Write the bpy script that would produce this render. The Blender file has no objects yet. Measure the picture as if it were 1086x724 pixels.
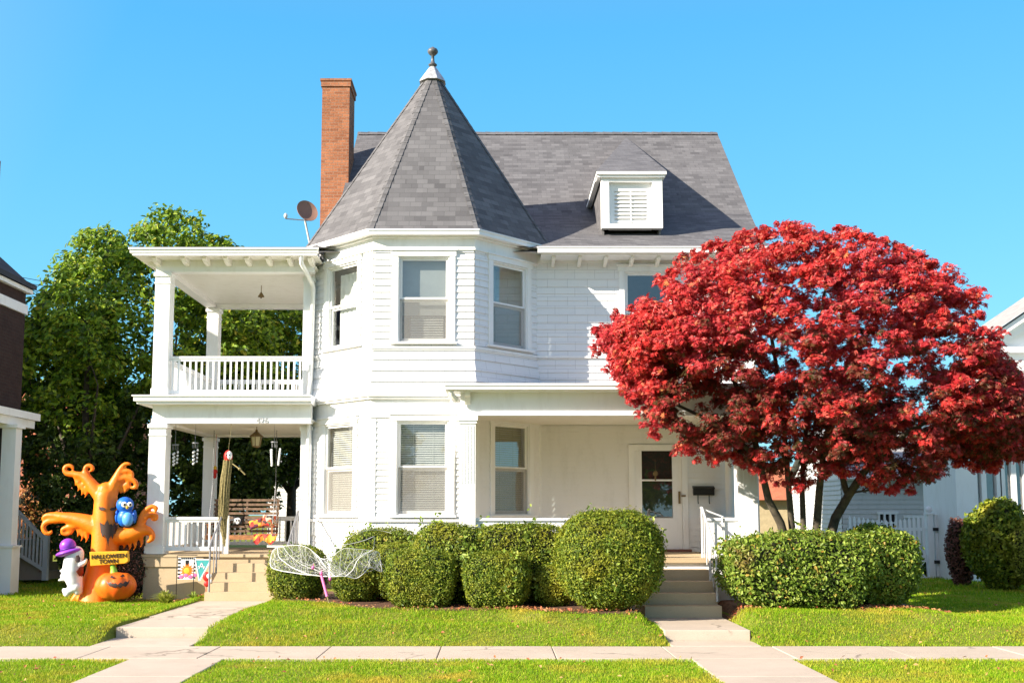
import bpy, math, random
import numpy as np
from mathutils import Vector, Matrix
rad = math.radians
random.seed(7)
rng = np.random.default_rng(11)
scene = bpy.context.scene
COL = scene.collection

# ------------------------------------------------------------------ camera
CAM = Vector((0.0, -21.0, 1.65)); TH = rad(6.0); F = 1140.0; PX0 = 525.0; PY0 = 423.2
cd = bpy.data.cameras.new('camera'); cam = bpy.data.objects.new('camera', cd); COL.objects.link(cam)
cam.location = CAM; cam.rotation_euler = (rad(90) + TH, 0, 0)
cd.sensor_width = 36; cd.lens = 36 * F / 1086; cd.shift_x = (543 - PX0) / 1086; cd.shift_y = (PY0 - 362) / 1086
cd.clip_end = 3000
scene.camera = cam

def at(px, py, Y):
    d = Vector(((px - PX0) / F, math.cos(TH) - math.sin(TH) * (PY0 - py) / F, math.sin(TH) + math.cos(TH) * (PY0 - py) / F))
    t = (Y - CAM.y) / d.y
    return CAM + d * t
def zat(py, Y): return at(PX0, py, Y).z
def xat(px, py, Y): return at(px, py, Y).x

# ------------------------------------------------------------------ objects
def tag(o, label=None, cat=None, group=None, kind=None):
    if label: o['label'] = label
    if cat: o['category'] = cat
    if group: o['group'] = group
    if kind: o['kind'] = kind
    return o
def empty(name, loc=(0, 0, 0), label=None, cat=None, group=None, rz=0):
    o = bpy.data.objects.new(name, None); COL.objects.link(o); o.location = loc; o.rotation_euler = (0, 0, rz)
    o.empty_display_size = .2
    return tag(o, label, cat, group)
WL = {}   # world origin of every empty/part built in world coordinates
def wloc(o):
    v = Vector((0, 0, 0))
    while o is not None:
        v += Vector(o.location); o = o.parent
    return v

class MB:
    def __init__(s): s.v = []; s.f = []; s.sm = []
    def add(s, vs, fs, smooth=False):
        b = len(s.v); s.v += [tuple(v) for v in vs]; s.f += [tuple(b + i for i in f) for f in fs]; s.sm += [smooth] * len(fs); return s
    def box(s, x0, x1, y0, y1, z0, z1):
        x0, x1 = min(x0, x1), max(x0, x1); y0, y1 = min(y0, y1), max(y0, y1); z0, z1 = min(z0, z1), max(z0, z1)
        return s.add([(x0,y0,z0),(x1,y0,z0),(x1,y1,z0),(x0,y1,z0),(x0,y0,z1),(x1,y0,z1),(x1,y1,z1),(x0,y1,z1)],
              [(0,3,2,1),(4,5,6,7),(0,1,5,4),(1,2,6,5),(2,3,7,6),(3,0,4,7)])
    def obox(s, c, ax, ay, az):      # centre, three half-axis vectors
        c = Vector(c); ax = Vector(ax); ay = Vector(ay); az = Vector(az)
        vs = [c+a*ax+b*ay+d*az for d in (-1,1) for (a,b) in ((-1,-1),(1,-1),(1,1),(-1,1))]
        return s.add(vs, [(0,3,2,1),(4,5,6,7),(0,1,5,4),(1,2,6,5),(2,3,7,6),(3,0,4,7)])
    def bar(s, p, q, w, h=None, up=(0,0,1)):
        p = Vector(p); q = Vector(q); d = (q-p); L = d.length; d.normalize(); up = Vector(up)
        if abs(d.dot(up)) > .98: up = Vector((0,1,0))
        a = d.cross(up).normalized(); b = a.cross(d).normalized(); h = h or w
        return s.obox((p+q)/2, d*L/2, a*w/2, b*h/2)
    def tube(s, pts, rs, n=8, caps=True, smooth=True):
        pts = [Vector(p) for p in pts]; m = len(pts)
        if not hasattr(rs, '__len__'): rs = [rs]*m
        ref = Vector((0.13,0.31,.94)); vs = []; prev = None
        for i, p in enumerate(pts):
            d = (pts[min(i+1,m-1)] - pts[max(i-1,0)])
            if d.length < 1e-7: d = Vector((0,0,1))
            d.normalize()
            a = (prev - d*prev.dot(d)) if prev is not None else (ref - d*ref.dot(d))
            if a.length < 1e-4: a = d.orthogonal()
            a.normalize(); prev = a; b = d.cross(a)
            for k in range(n):
                t = 2*math.pi*k/n; vs.append(p + (a*math.cos(t)+b*math.sin(t))*rs[i])
        fs = [(i*n+k, i*n+(k+1)%n, (i+1)*n+(k+1)%n, (i+1)*n+k) for i in range(m-1) for k in range(n)]
        s.add(vs, fs, smooth)
        if caps: s.add(vs[:n], [tuple(range(n-1,-1,-1))]); s.add(vs[-n:], [tuple(range(n))])
        return s
    def lathe(s, c, prof, n=16, smooth=True, sx=1, sy=1):   # prof: (r,z)
        c = Vector(c); vs = []
        for r, z in prof:
            for k in range(n):
                t = 2*math.pi*(k+.5)/n; vs.append((c.x+r*math.cos(t)*sx, c.y+r*math.sin(t)*sy, c.z+z))
        fs = [(i*n+k, i*n+(k+1)%n, (i+1)*n+(k+1)%n, (i+1)*n+k) for i in range(len(prof)-1) for k in range(n)]
        fs += [tuple(range(n-1,-1,-1)), tuple(range((len(prof)-1)*n, len(prof)*n))]
        return s.add(vs, fs, smooth)
    def ball(s, c, rx, ry=None, rz=None, n=16, m=10, rot=None):
        ry = ry or rx; rz = rz or rx; c = Vector(c); vs = []
        for i in range(m+1):
            p = math.pi*i/m
            for k in range(n):
                t = 2*math.pi*k/n; v = Vector((rx*math.sin(p)*math.cos(t), ry*math.sin(p)*math.sin(t), -rz*math.cos(p)))
                if rot: v = rot @ v
                vs.append(c+v)
        fs = [(i*n+k, i*n+(k+1)%n, (i+1)*n+(k+1)%n, (i+1)*n+k) for i in range(m) for k in range(n)]
        return s.add(vs, fs, True)
    def quad(s, a, b, c, d): return s.add([a,b,c,d], [(0,1,2,3)])
    def poly(s, pts): return s.add(pts, [tuple(range(len(pts)))])
    def prism(s, poly, ext):        # 3D polygon extruded by vector
        e = Vector(ext); n = len(poly); p = [Vector(v) for v in poly]; q = [v+e for v in p]
        fs = [tuple(range(n)), tuple(range(2*n-1,n-1,-1))] + [((i+1)%n, i, n+i, n+(i+1)%n) for i in range(n)]
        return s.add(p+q, fs)
    def build(s, name, mat, parent=None, world=True, bevel=0, label=None):
        me = bpy.data.meshes.new(name)
        off = wloc(parent) if (parent is not None and world) else Vector((0,0,0))
        me.from_pydata([(v[0]-off.x, v[1]-off.y, v[2]-off.z) for v in s.v], [], s.f)
        me.materials.append(mat)
        me.polygons.foreach_set('use_smooth', s.sm)
        uv = me.uv_layers.new(name='UVMap'); d = uv.data
        for p in me.polygons:
            n = p.normal
            if abs(n.z) > .985: a = Vector((1,0,0)); b = Vector((0,1,0))
            else:
                a = Vector((-n.y, n.x, 0)).normalized(); b = n.cross(a)
            for li in p.loop_indices:
                co = me.vertices[me.loops[li].vertex_index].co + off
                d[li].uv = (co.dot(a), co.dot(b))
        me.update()
        o = bpy.data.objects.new(name, me); COL.objects.link(o)
        if parent is not None: o.parent = parent
        if bevel:
            bm = o.modifiers.new('bevel', 'BEVEL'); bm.width = bevel; bm.segments = 2; bm.limit_method = 'ANGLE'
        if label: o['label'] = label
        return o
def copy_tree(o, parent=None):
    c = o.copy(); COL.objects.link(c); c.parent = parent
    for ch in [x for x in scene.objects if x.parent == o]: copy_tree(ch, c)
    return c

def fastmesh(name, verts, faces, mat, parent=None, smooth=False):
    """verts (n,3), faces (m,k) arrays"""
    me = bpy.data.meshes.new(name)
    off = wloc(parent) if parent is not None else Vector((0,0,0))
    v = np.asarray(verts, dtype=np.float32) - np.array(off, dtype=np.float32)
    f = np.asarray(faces, dtype=np.int32); m, k = f.shape
    me.vertices.add(len(v)); me.vertices.foreach_set('co', v.ravel())
    me.loops.add(m*k); me.loops.foreach_set('vertex_index', f.ravel())
    me.polygons.add(m); me.polygons.foreach_set('loop_start', np.arange(0, m*k, k, dtype=np.int32))
    me.polygons.foreach_set('use_smooth', np.full(m, smooth))
    me.materials.append(mat); me.update(calc_edges=True); me.validate()
    o = bpy.data.objects.new(name, me); COL.objects.link(o)
    if parent is not None: o.parent = parent
    return o
def unit(a): return a/np.maximum(np.linalg.norm(a, axis=1, keepdims=True), 1e-9)
DIAM = (np.array([(0,0,0),(.5,.30,.10),(1,0,-.05),(.5,-.30,.10)]), np.array([(0,1,2,3)]))
OVAL = (np.array([(0,0,0),(.3,.24,.07),(.7,.20,.06),(1,0,-.08),(.7,-.20,.06),(.3,-.24,.07)]), np.array([(0,1,2,3),(0,3,4,5)]))
def _maple():
    v = [(0,0,0)]; f = []
    for a, L in ((-70,.62),(-35,.85),(0,1.0),(35,.85),(70,.62)):
        a = rad(a); c, s = math.cos(a), math.sin(a); w = .13*L; b = len(v)
        for (x, y, z) in ((.5*L, w, .03), (L, 0, -.10), (.5*L, -w, .03)): v.append((x*c-y*s, x*s+y*c, z))
        f.append((0, b+2, b+1, b))
    return np.array(v), np.array(f)
MAPLE = _maple()
def leaves(name, P, N, size, mat, parent=None, shape=DIAM):
    P = np.asarray(P); n = len(P); N = unit(np.asarray(N))
    r = rng.normal(size=(n,3)); A = unit(r - N*np.sum(r*N, axis=1, keepdims=True)); B = np.cross(N, A)
    tv, tf = shape; S = np.asarray(size).reshape(-1,1,1)*np.ones((n,1,1))
    V = P[:,None,:] + S*(A[:,None,:]*(tv[None,:,0:1]-.5) + B[:,None,:]*tv[None,:,1:2] + N[:,None,:]*tv[None,:,2:3])
    Fc = tf[None,:,:] + (np.arange(n)*len(tv))[:,None,None]
    return fastmesh(name, V.reshape(-1,3), Fc.reshape(-1, tf.shape[1]), mat, parent)

# ------------------------------------------------------------------ materials
def newmat(name):
    m = bpy.data.materials.new(name); m.use_nodes = True; nt = m.node_tree; nt.nodes.clear()
    out = nt.nodes.new('ShaderNodeOutputMaterial'); return m, nt, out
def N(nt, t, **k):
    n = nt.nodes.new(t)
    for a, b in k.items(): setattr(n, a, b)
    return n
def L(nt, a, b): nt.links.new(a, b)
def rgb(c): return (c[0], c[1], c[2], 1)
def ramp(nt, fac, stops):
    r = N(nt, 'ShaderNodeValToRGB'); e = r.color_ramp.elements
    while len(e) < len(stops): e.new(.5)
    for i, (p, c) in enumerate(stops): e[i].position = p; e[i].color = rgb(c)
    L(nt, fac, r.inputs[0]); return r.outputs[0]
def noise(nt, vec, scale, detail=4, rough=.6, dist=0):
    n = N(nt, 'ShaderNodeTexNoise'); n.inputs['Scale'].default_value = scale; n.inputs['Detail'].default_value = detail
    n.inputs['Roughness'].default_value = rough; n.inputs['Distortion'].default_value = dist
    L(nt, vec, n.inputs['Vector']); return n.outputs['Fac']
def mixc(nt, fac, a, b, mode='MIX'):
    m = N(nt, 'ShaderNodeMix', data_type='RGBA', blend_type=mode)
    if hasattr(fac, 'links'): L(nt, fac, m.inputs[0])
    else: m.inputs[0].default_value = fac
    for i, v in ((6, a), (7, b)):
        if hasattr(v, 'links'): L(nt, v, m.inputs[i])
        else: m.inputs[i].default_value = rgb(v)
    return m.outputs[2]
def bump(nt, h, strength=.3, dist=.01):
    b = N(nt, 'ShaderNodeBump'); b.inputs['Strength'].default_value = strength; b.inputs['Distance'].default_value = dist
    L(nt, h, b.inputs['Height']); return b.outputs['Normal']
def pos(nt): return N(nt, 'ShaderNodeNewGeometry').outputs['Position']
def princ(nt, out, col, rough=.6, nrm=None, metal=0, spec=.5):
    p = N(nt, 'ShaderNodeBsdfPrincipled')
    if hasattr(col, 'links'): L(nt, col, p.inputs['Base Color'])
    else: p.inputs['Base Color'].default_value = rgb(col)
    if hasattr(rough, 'links'): L(nt, rough, p.inputs['Roughness'])
    else: p.inputs['Roughness'].default_value = rough
    p.inputs['Metallic'].default_value = metal; p.inputs['Specular IOR Level'].default_value = spec
    if nrm is not None: L(nt, nrm, p.inputs['Normal'])
    L(nt, p.outputs[0], out.inputs[0]); return p
def simple(name, c, rough=.6, var=.12, scale=6, bmp=.15, metal=0, spec=.4, c2=None):
    m, nt, out = newmat(name); v = pos(nt)
    n1 = noise(nt, v, scale, 5)
    d = c2 or tuple(x*(1-var*2.2) for x in c)
    col = ramp(nt, n1, [(.3, d), (.62, c)])
    nb = bump(nt, noise(nt, v, scale*7, 4), bmp, .006) if bmp else None
    princ(nt, out, col, rough, nb, metal, spec); return m
def uvnode(nt): return N(nt, 'ShaderNodeUVMap').outputs[0]
def brick(nt, vec, w, h, mortar, c1, c2, cm, offset=.5, bias=0, smooth=.1):
    b = N(nt, 'ShaderNodeTexBrick'); b.inputs['Scale'].default_value = 1; b.inputs['Brick Width'].default_value = w
    b.inputs['Row Height'].default_value = h; b.inputs['Mortar Size'].default_value = mortar; b.inputs['Mortar Smooth'].default_value = smooth
    b.inputs['Color1'].default_value = rgb(c1); b.inputs['Color2'].default_value = rgb(c2); b.inputs['Mortar'].default_value = rgb(cm)
    b.inputs['Bias'].default_value = bias; b.offset = offset; L(nt, vec, b.inputs['Vector']); return b

M = {}
def paint(name, c, dirt, amt=.5):
    m, nt, out = newmat(name); v = pos(nt)
    mp = N(nt, 'ShaderNodeMapping'); mp.inputs['Scale'].default_value = (1, 1, .25); L(nt, v, mp.inputs[0])
    n1 = noise(nt, mp.outputs[0], 5, 6, .7); n2 = noise(nt, v, 40, 3)
    col = ramp(nt, n1, [(.28, dirt), (.50, c)])
    col = mixc(nt, .10, col, ramp(nt, n2, [(.35, dirt), (.6, c)]))
    princ(nt, out, col, .5, bump(nt, n2, .12, .004), spec=.35); return m
M['white'] = paint('white_paint', (.82,.81,.80), (.74,.73,.71))
M['trim'] = paint('white_trim_paint', (.82,.82,.81), (.74,.73,.71))
M['cream'] = paint('cream_ceiling_paint', (.80,.78,.72), (.72,.69,.62))
def shingle_wall():
    m, nt, out = newmat('painted_shingles'); uv = uvnode(nt); v = pos(nt)
    b = brick(nt, uv, .42, .19, .003, (.80,.80,.80), (.77,.77,.775), (.45,.45,.46), .37)
    sc = N(nt, 'ShaderNodeMapping'); L(nt, uv, sc.inputs[0]); sc.inputs['Location'].default_value = (.07,.03,0)
    n = noise(nt, v, 7, 6, .7)
    col = mixc(nt, ramp(nt, n, [(.25,(.5,)*3),(.5,(0,)*3)]), b.outputs[0], (.70,.70,.71))
    princ(nt, out, col, .55, bump(nt, noise(nt, v, 30, 4), .15, .004), spec=.3); return m
M['shing'] = shingle_wall()
def roofmat(name, base, lo, hi):
    m, nt, out = newmat(name); uv = uvnode(nt); v = pos(nt)
    b = brick(nt, uv, .23, .135, .006, lo, hi, (base[0]*.45,)*3, .43, 0, .2)
    mp = N(nt, 'ShaderNodeMapping'); mp.inputs['Location'].default_value = (.11,0,0); L(nt, uv, mp.inputs[0])
    b2 = brick(nt, mp.outputs[0], .34, .135, 0, lo, hi, lo, .31)
    col = mixc(nt, .42, b.outputs[0], b2.outputs[0])
    col = mixc(nt, ramp(nt, noise(nt, v, 1.3, 5), [(.35,(.0,)*3),(.7,(.25,)*3)]), col, tuple(x*1.35 for x in base))
    col = mixc(nt, .25, col, ramp(nt, noise(nt, v, 160, 2), [(.3, tuple(x*.6 for x in base)), (.7, tuple(x*1.5 for x in base))]))
    # saw-tooth course height
    sx = N(nt, 'ShaderNodeSeparateXYZ'); L(nt, uv, sx.inputs[0])
    md = N(nt, 'ShaderNodeMath', operation='DIVIDE'); md.inputs[1].default_value = .135; L(nt, sx.outputs[1], md.inputs[0])
    fr = N(nt, 'ShaderNodeMath', operation='FRACT'); L(nt, md.outputs[0], fr.inputs[0])
    iv = N(nt, 'ShaderNodeMath', operation='SUBTRACT'); iv.inputs[0].default_value = 1; L(nt, fr.outputs[0], iv.inputs[1])
    ad = N(nt, 'ShaderNodeMath', operation='MULTIPLY_ADD'); ad.inputs[1].default_value = .3; L(nt, b2.outputs[0], ad.inputs[0]); L(nt, iv.outputs[0], ad.inputs[2])
    princ(nt, out, col, .9, bump(nt, ad.outputs[0], .55, .012), spec=.25); return m
M['roof'] = roofmat('asphalt_shingles', (.115,.112,.116), (.062,.06,.064), (.18,.175,.18))
M['roofdark'] = roofmat('slate_roof', (.05,.052,.06), (.035,.037,.045), (.07,.07,.08))
M['roofgrey'] = roofmat('light_grey_shingles', (.30,.29,.28), (.24,.23,.23), (.36,.35,.33))
M['roofred'] = roofmat('red_tile_roof', (.42,.13,.06), (.34,.10,.05), (.5,.17,.08))
def brickmat(name, c1, c2, cm):
    m, nt, out = newmat(name); uv = uvnode(nt); v = pos(nt)
    b = brick(nt, uv, .215, .075, .008, c1, c2, cm)
    col = mixc(nt, ramp(nt, noise(nt, v, 2.2, 5, .7), [(.45,(0,)*3),(.72,(.6,)*3)]), b.outputs[0], tuple(x*.4 for x in c1))
    col = mixc(nt, .35, col, ramp(nt, noise(nt, v, 25, 4), [(.3, tuple(x*.6 for x in c1)), (.7, tuple(min(1,x*1.4) for x in c2))]))
    inv = N(nt, 'ShaderNodeMath', operation='SUBTRACT'); inv.inputs[0].default_value = 1; L(nt, b.outputs['Fac'], inv.inputs[1])
    princ(nt, out, col, .85, bump(nt, inv.outputs[0], .6, .01), spec=.2); return m
M['brick'] = brickmat('orange_brick', (.20,.07,.035), (.44,.17,.08), (.27,.20,.15))
M['brickdark'] = brickmat('dark_brick', (.035,.02,.018), (.055,.03,.025), (.05,.045,.04))
M['brickred'] = brickmat('red_brick', (.40,.10,.06), (.5,.15,.08), (.4,.3,.25))
def concrete(name, c, dark, spot=.5, crack=True):
    m, nt, out = newmat(name); v = pos(nt)
    a = ramp(nt, noise(nt, v, 1.1, 6, .7), [(.3, dark), (.65, c)])
    b = ramp(nt, noise(nt, v, 70, 3, .7), [(.35, tuple(x*.75 for x in c)), (.6, c)])
    col = mixc(nt, .4, a, b)
    vo = N(nt, 'ShaderNodeTexVoronoi', feature='DISTANCE_TO_EDGE'); vo.inputs['Scale'].default_value = .42; wv = N(nt, 'ShaderNodeVectorMath', operation='MULTIPLY_ADD'); nz_ = N(nt, 'ShaderNodeTexNoise'); nz_.inputs['Scale'].default_value = 2.5; nz_.inputs['Detail'].default_value = 6; L(nt, v, nz_.inputs['Vector']); L(nt, nz_.outputs['Color'], wv.inputs[0]); wv.inputs[1].default_value = (.5,.5,.5); L(nt, v, wv.inputs[2]); L(nt, wv.outputs[0], vo.inputs['Vector'])
    ck = ramp(nt, vo.outputs['Distance'], [(0,(.8,)*3),(.012,(0,)*3)]); ck2 = ramp(nt, noise(nt, v, .8, 2), [(.5,(0,)*3),(.56,((1,)*3 if crack else (0,)*3))]); mlt = mixc(nt, 1.0, ck, ck2, 'MULTIPLY'); col = mixc(nt, mlt, col, tuple(x*.35 for x in dark))
    st = ramp(nt, noise(nt, v, 6, 6, .75), [(.62,(0,)*3),(.72,(spot,)*3)])
    col = mixc(nt, st, col, tuple(x*.55 for x in dark))
    princ(nt, out, col, .85, bump(nt, noise(nt, v, 55, 4, .7), .25, .005), spec=.3); return m
M['conc'] = concrete('sidewalk_concrete', (.54,.45,.36), (.40,.33,.26), .55)
M['step'] = concrete('step_concrete', (.54,.42,.27), (.43,.32,.19), .3, False)
M['asphalt'] = concrete('road_asphalt', (.22,.21,.20), (.17,.165,.16), .2)
M['metalw'] = simple('white_metal', (.62,.62,.62), .4, .1)
M['finial'] = simple('dark_lead', (.16,.16,.17), .5, .3, 14, metal=.3)
M['greymetal'] = simple('grey_metal', (.30,.30,.32), .45, .15, metal=.3)
M['lead'] = simple('lead_cap', (.6,.6,.6), .45, .2, 14, metal=.4)
M['black'] = simple('black_metal', (.015,.015,.015), .4, .1)
M['swingwood'] = simple('weathered_wood', (.22,.14,.09), .7, .25, 12)
M['redwood'] = simple('cedar_wood', (.42,.18,.07), .6, .25, 12)
M['brown'] = simple('brown_threshold', (.20,.07,.05), .6, .2)
M['dark'] = simple('dark_interior', (.05,.048,.045), .9, .1, bmp=0)
M['room'] = simple('interior_wall', (.10,.095,.085), .9, .1, bmp=0)
M['blind'] = simple('window_blind_slats', (.62,.60,.55), .6, .05, bmp=0)
M['blindy'] = simple('olive_window_blind', (.48,.44,.24), .6, .05, bmp=0)
M['curtain'] = simple('white_curtain', (.75,.76,.74), .9, .06, 3)
M['shade'] = simple('grey_roller_shade', (.36,.37,.36), .9, .06, 3)
def glassmat():
    m, nt, out = newmat('window_glass')
    t = N(nt, 'ShaderNodeBsdfTransparent'); t.inputs[0].default_value = (.86,.89,.88,1)
    g = N(nt, 'ShaderNodeBsdfGlossy'); g.inputs['Roughness'].default_value = .02; g.inputs[0].default_value = (.9,.9,.9,1)
    g.distribution = 'GGX'
    lw = N(nt, 'ShaderNodeLayerWeight'); lw.inputs[0].default_value = .5; pw = N(nt, 'ShaderNodeMath', operation='POWER'); pw.inputs[1].default_value = 3.0; L(nt, lw.outputs['Facing'], pw.inputs[0])
    fr = N(nt, 'ShaderNodeMath', operation='MULTIPLY_ADD'); fr.inputs[1].default_value = .8; fr.inputs[2].default_value = .15; L(nt, pw.outputs[0], fr.inputs[0])
    L(nt, bump(nt, noise(nt, pos(nt), 1.6, 2), .03, .02), g.inputs['Normal'])
    mx = N(nt, 'ShaderNodeMixShader'); L(nt, fr.outputs[0], mx.inputs[0]); L(nt, t.outputs[0], mx.inputs[1]); L(nt, g.outputs[0], mx.inputs[2])
    L(nt, mx.outputs[0], out.inputs[0]); return m
M['glass'] = glassmat()
def meshmat(name, c, a):
    m, nt, out = newmat(name)
    t = N(nt, 'ShaderNodeBsdfTransparent'); d = N(nt, 'ShaderNodeBsdfDiffuse'); d.inputs[0].default_value = rgb(c)
    mx = N(nt, 'ShaderNodeMixShader'); mx.inputs[0].default_value = a; L(nt, t.outputs[0], mx.inputs[1]); L(nt, d.outputs[0], mx.inputs[2])
    L(nt, mx.outputs[0], out.inputs[0]); return m
M['screen'] = meshmat('insect_screen', (.34,.32,.29), .40)
M['webfilm'] = meshmat('cobweb_fibre', (.8,.8,.8), .06)
def leafmat(name, stops, transl=.3, rough=.5, patch=None, spec=.35):
    m, nt, out = newmat(name); g = N(nt, 'ShaderNodeNewGeometry')
    col = ramp(nt, g.outputs['Random Per Island'], stops)
    if patch:
        sc, c, lo, hi = patch
        f = ramp(nt, noise(nt, g.outputs['Position'], sc, 4, .65), [(lo,(0,)*3),(hi,(.85,)*3)])
        col = mixc(nt, f, col, c)
    p = N(nt, 'ShaderNodeBsdfPrincipled'); L(nt, col, p.inputs['Base Color']); p.inputs['Roughness'].default_value = rough
    p.inputs['Specular IOR Level'].default_value = spec
    t = N(nt, 'ShaderNodeBsdfTranslucent'); L(nt, col, t.inputs[0])
    mx = N(nt, 'ShaderNodeMixShader'); mx.inputs[0].default_value = transl
    L(nt, p.outputs[0], mx.inputs[1]); L(nt, t.outputs[0], mx.inputs[2]); L(nt, mx.outputs[0], out.inputs[0]); return m
M['maple'] = leafmat('red_maple_leaves', [(0,(.22,.012,.015)),(.35,(.50,.022,.022)),(.75,(.66,.055,.045)),(.93,(.70,.15,.11)),(1,(.60,.26,.08))], .30, .45, (.6,(.42,.035,.06),.46,.70))
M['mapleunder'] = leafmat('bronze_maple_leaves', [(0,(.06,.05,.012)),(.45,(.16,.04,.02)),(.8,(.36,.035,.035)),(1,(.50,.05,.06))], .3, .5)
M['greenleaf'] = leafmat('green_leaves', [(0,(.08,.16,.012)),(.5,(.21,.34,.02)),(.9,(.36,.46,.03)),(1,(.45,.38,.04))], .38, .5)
M['treedark'] = leafmat('dark_green_leaves', [(0,(.025,.05,.008)),(.6,(.06,.11,.012)),(1,(.14,.20,.025))], .32, .5)  # also carries the painted shade of the lower tree crowns
M['yew'] = leafmat('clipped_yew', [(0,(.055,.10,.006)),(.6,(.155,.225,.012)),(1,(.36,.38,.035))], .2, .55, (1.6,(.34,.30,.02),.48,.74))
M['hedge'] = leafmat('hedge_leaves', [(0,(.08,.14,.015)),(.6,(.22,.32,.035)),(.93,(.38,.46,.09)),(1,(.5,.28,.05))], .33, .45, (1.1,(.24,.13,.05),.60,.74))
M['hedgedark'] = leafmat('dark_hedge_leaves', [(0,(.02,.04,.008)),(.6,(.05,.09,.015)),(1,(.12,.18,.03))], .25, .5)
M['yellowleaf'] = leafmat('yellow_green_leaves', [(0,(.2,.24,.03)),(.6,(.38,.42,.05)),(1,(.5,.5,.1))], .3, .5)
M['orangeleaf'] = leafmat('orange_leaves', [(0,(.35,.12,.05)),(.5,(.55,.22,.08)),(1,(.6,.4,.12))], .3, .5)
M['twig'] = leafmat('brown_twig_leaves', [(0,(.10,.04,.03)),(.5,(.2,.08,.06)),(1,(.28,.14,.1))], .2, .6)
M['litter'] = leafmat('dry_leaves', [(0,(.28,.09,.04)),(.4,(.42,.16,.06)),(.8,(.5,.3,.12)),(1,(.5,.07,.05))], .15, .7)
M['grass'] = leafmat('grass_blades', [(0,(.11,.26,.005)),(.5,(.23,.40,.008)),(.85,(.38,.48,.015)),(1,(.62,.54,.10))], .36, .6, (.95,(.62,.42,.06),.50,.72), .2)
M['core'] = simple('bush_dark_core', (.018,.02,.008), .95, .2, 12)
M['bark'] = simple('grey_brown_bark', (.10,.075,.055), .85, .3, 9, .5)
M['barkred'] = simple('maple_bark', (.085,.07,.045), .8, .3, 9, .4)
def lawnmat():
    m, nt, out = newmat('lawn_soil_and_thatch'); v = pos(nt)
    a = ramp(nt, noise(nt, v, .85, 4, .65), [(.38,(.14,.18,.02)),(.56,(.24,.25,.03)),(.74,(.38,.29,.09))])
    b = ramp(nt, noise(nt, v, 45, 4, .7), [(.3,(.05,.07,.012)),(.7,(.24,.27,.05))])
    princ(nt, out, mixc(nt, .5, a, b), .95, bump(nt, noise(nt, v, 60, 3), .6, .02), spec=.1); return m
M['lawn'] = lawnmat()
M['mulch'] = simple('mulch_bed', (.16,.075,.04), .95, .35, 22, .8)
def plain(name, c, rough=.5, **k): return simple(name, c, rough, .06, 10, .05, **k)
M['orange'] = simple('orange_inflatable_fabric', (.88,.22,.006), .45, .14, 3, .7, c2=(.80,.15,.005))
M['pumpkin'] = simple('pumpkin_fabric', (.85,.20,.012), .4, .1, 3, .1, c2=(.80,.10,.01))
M['ink'] = plain('dark_print', (.035,.015,.01))
M['signy'] = plain('yellow_sign_fabric', (.85,.42,.02))
M['ghost'] = plain('white_ghost_fabric', (.80,.80,.82), .5)
M['purple'] = plain('purple_hat_fabric', (.28,.05,.55), .4)
M['blue'] = plain('blue_bird_fabric', (.01,.14,.62), .4)
M['lblue'] = plain('light_blue_fabric', (.10,.35,.80), .4)
M['green'] = plain('green_stem_fabric', (.25,.50,.04), .4)
M['red'] = plain('red_cloth', (.62,.02,.015))
M['pink'] = plain('pink_stake', (.75,.16,.38))
M['teal'] = plain('teal_flag_cloth', (.06,.36,.36))
M['straw'] = simple('straw_raffia', (.34,.28,.12), .9, .3, 30)
M['web'] = simple('white_cobweb_strand', (.82,.82,.80), .9, .05, bmp=0)
M['lampglass'] = plain('frosted_lamp_glass', (.55,.50,.32))
M['bronze'] = simple('bronze_metal', (.20,.13,.05), .5, .2)
M['yellow'] = plain('yellow_cloth', (.75,.45,.03))
M['dish'] = simple('dish_enamel', (.26,.14,.10), .6, .1)
M['rock'] = simple('pale_rock', (.5,.45,.38), .9, .2)
M['shellwhite'] = plain('white_shell', (.8,.8,.78))
# ------------------------------------------------------------------ the house
class Face:
    def __init__(s, p0, p1):
        s.p0 = Vector((p0[0], p0[1], 0)); s.p1 = Vector((p1[0], p1[1], 0)); s.L = (s.p1-s.p0).length
        s.d = (s.p1-s.p0)/s.L; s.n = Vector((s.d.y, -s.d.x, 0))
    def pt(s, u, v, z): return s.p0 + s.d*u + s.n*v + Vector((0,0,z))
    def box(s, mb, u0, u1, v0, v1, z0, z1):
        return mb.obox(s.pt((u0+u1)/2, (v0+v1)/2, (z0+z1)/2), s.d*abs(u1-u0)/2, s.n*abs(v1-v0)/2, Vector((0,0,abs(z1-z0)/2)))
    def siding(s, mb, z0, z1, exp, out, ops=(), u0=0, u1=None, ph=0, jit=0):
        u1 = s.L if u1 is None else u1
        k = math.floor((z0-ph)/exp); z = ph + k*exp
        while z < z1 - 1e-4:
            za, zb = max(z, z0), min(z+exp, z1)
            cuts = sorted({za, zb} | {q for (_,_,a,b) in ops for q in (a,b) if za < q < zb})
            j = random.uniform(-jit, jit)
            for c0, c1 in zip(cuts, cuts[1:]):
                iv = [(u0, u1)]
                for (a,b,oa,ob) in ops:
                    if oa < (c0+c1)/2 < ob:
                        nv = []
                        for (p,q) in iv:
                            if b <= p or a >= q: nv.append((p,q)); continue
                            if a > p: nv.append((p,a))
                            if b < q: nv.append((b,q))
                        iv = nv
                f0 = (out+j)*(1-(c0-z)/exp); f1 = (out+j)*(1-(c1-z)/exp)
                for (p,q) in iv:
                    mb.add([s.pt(p,f0,c0), s.pt(q,f0,c0), s.pt(q,f1,c1), s.pt(p,f1,c1)], [(0,1,2,3)])
                    if abs(c0-z) < 1e-4: mb.add([s.pt(p,0,c0), s.pt(q,0,c0), s.pt(q,f0,c0), s.pt(p,f0,c0)], [(0,1,2,3)])
            z += exp
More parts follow.
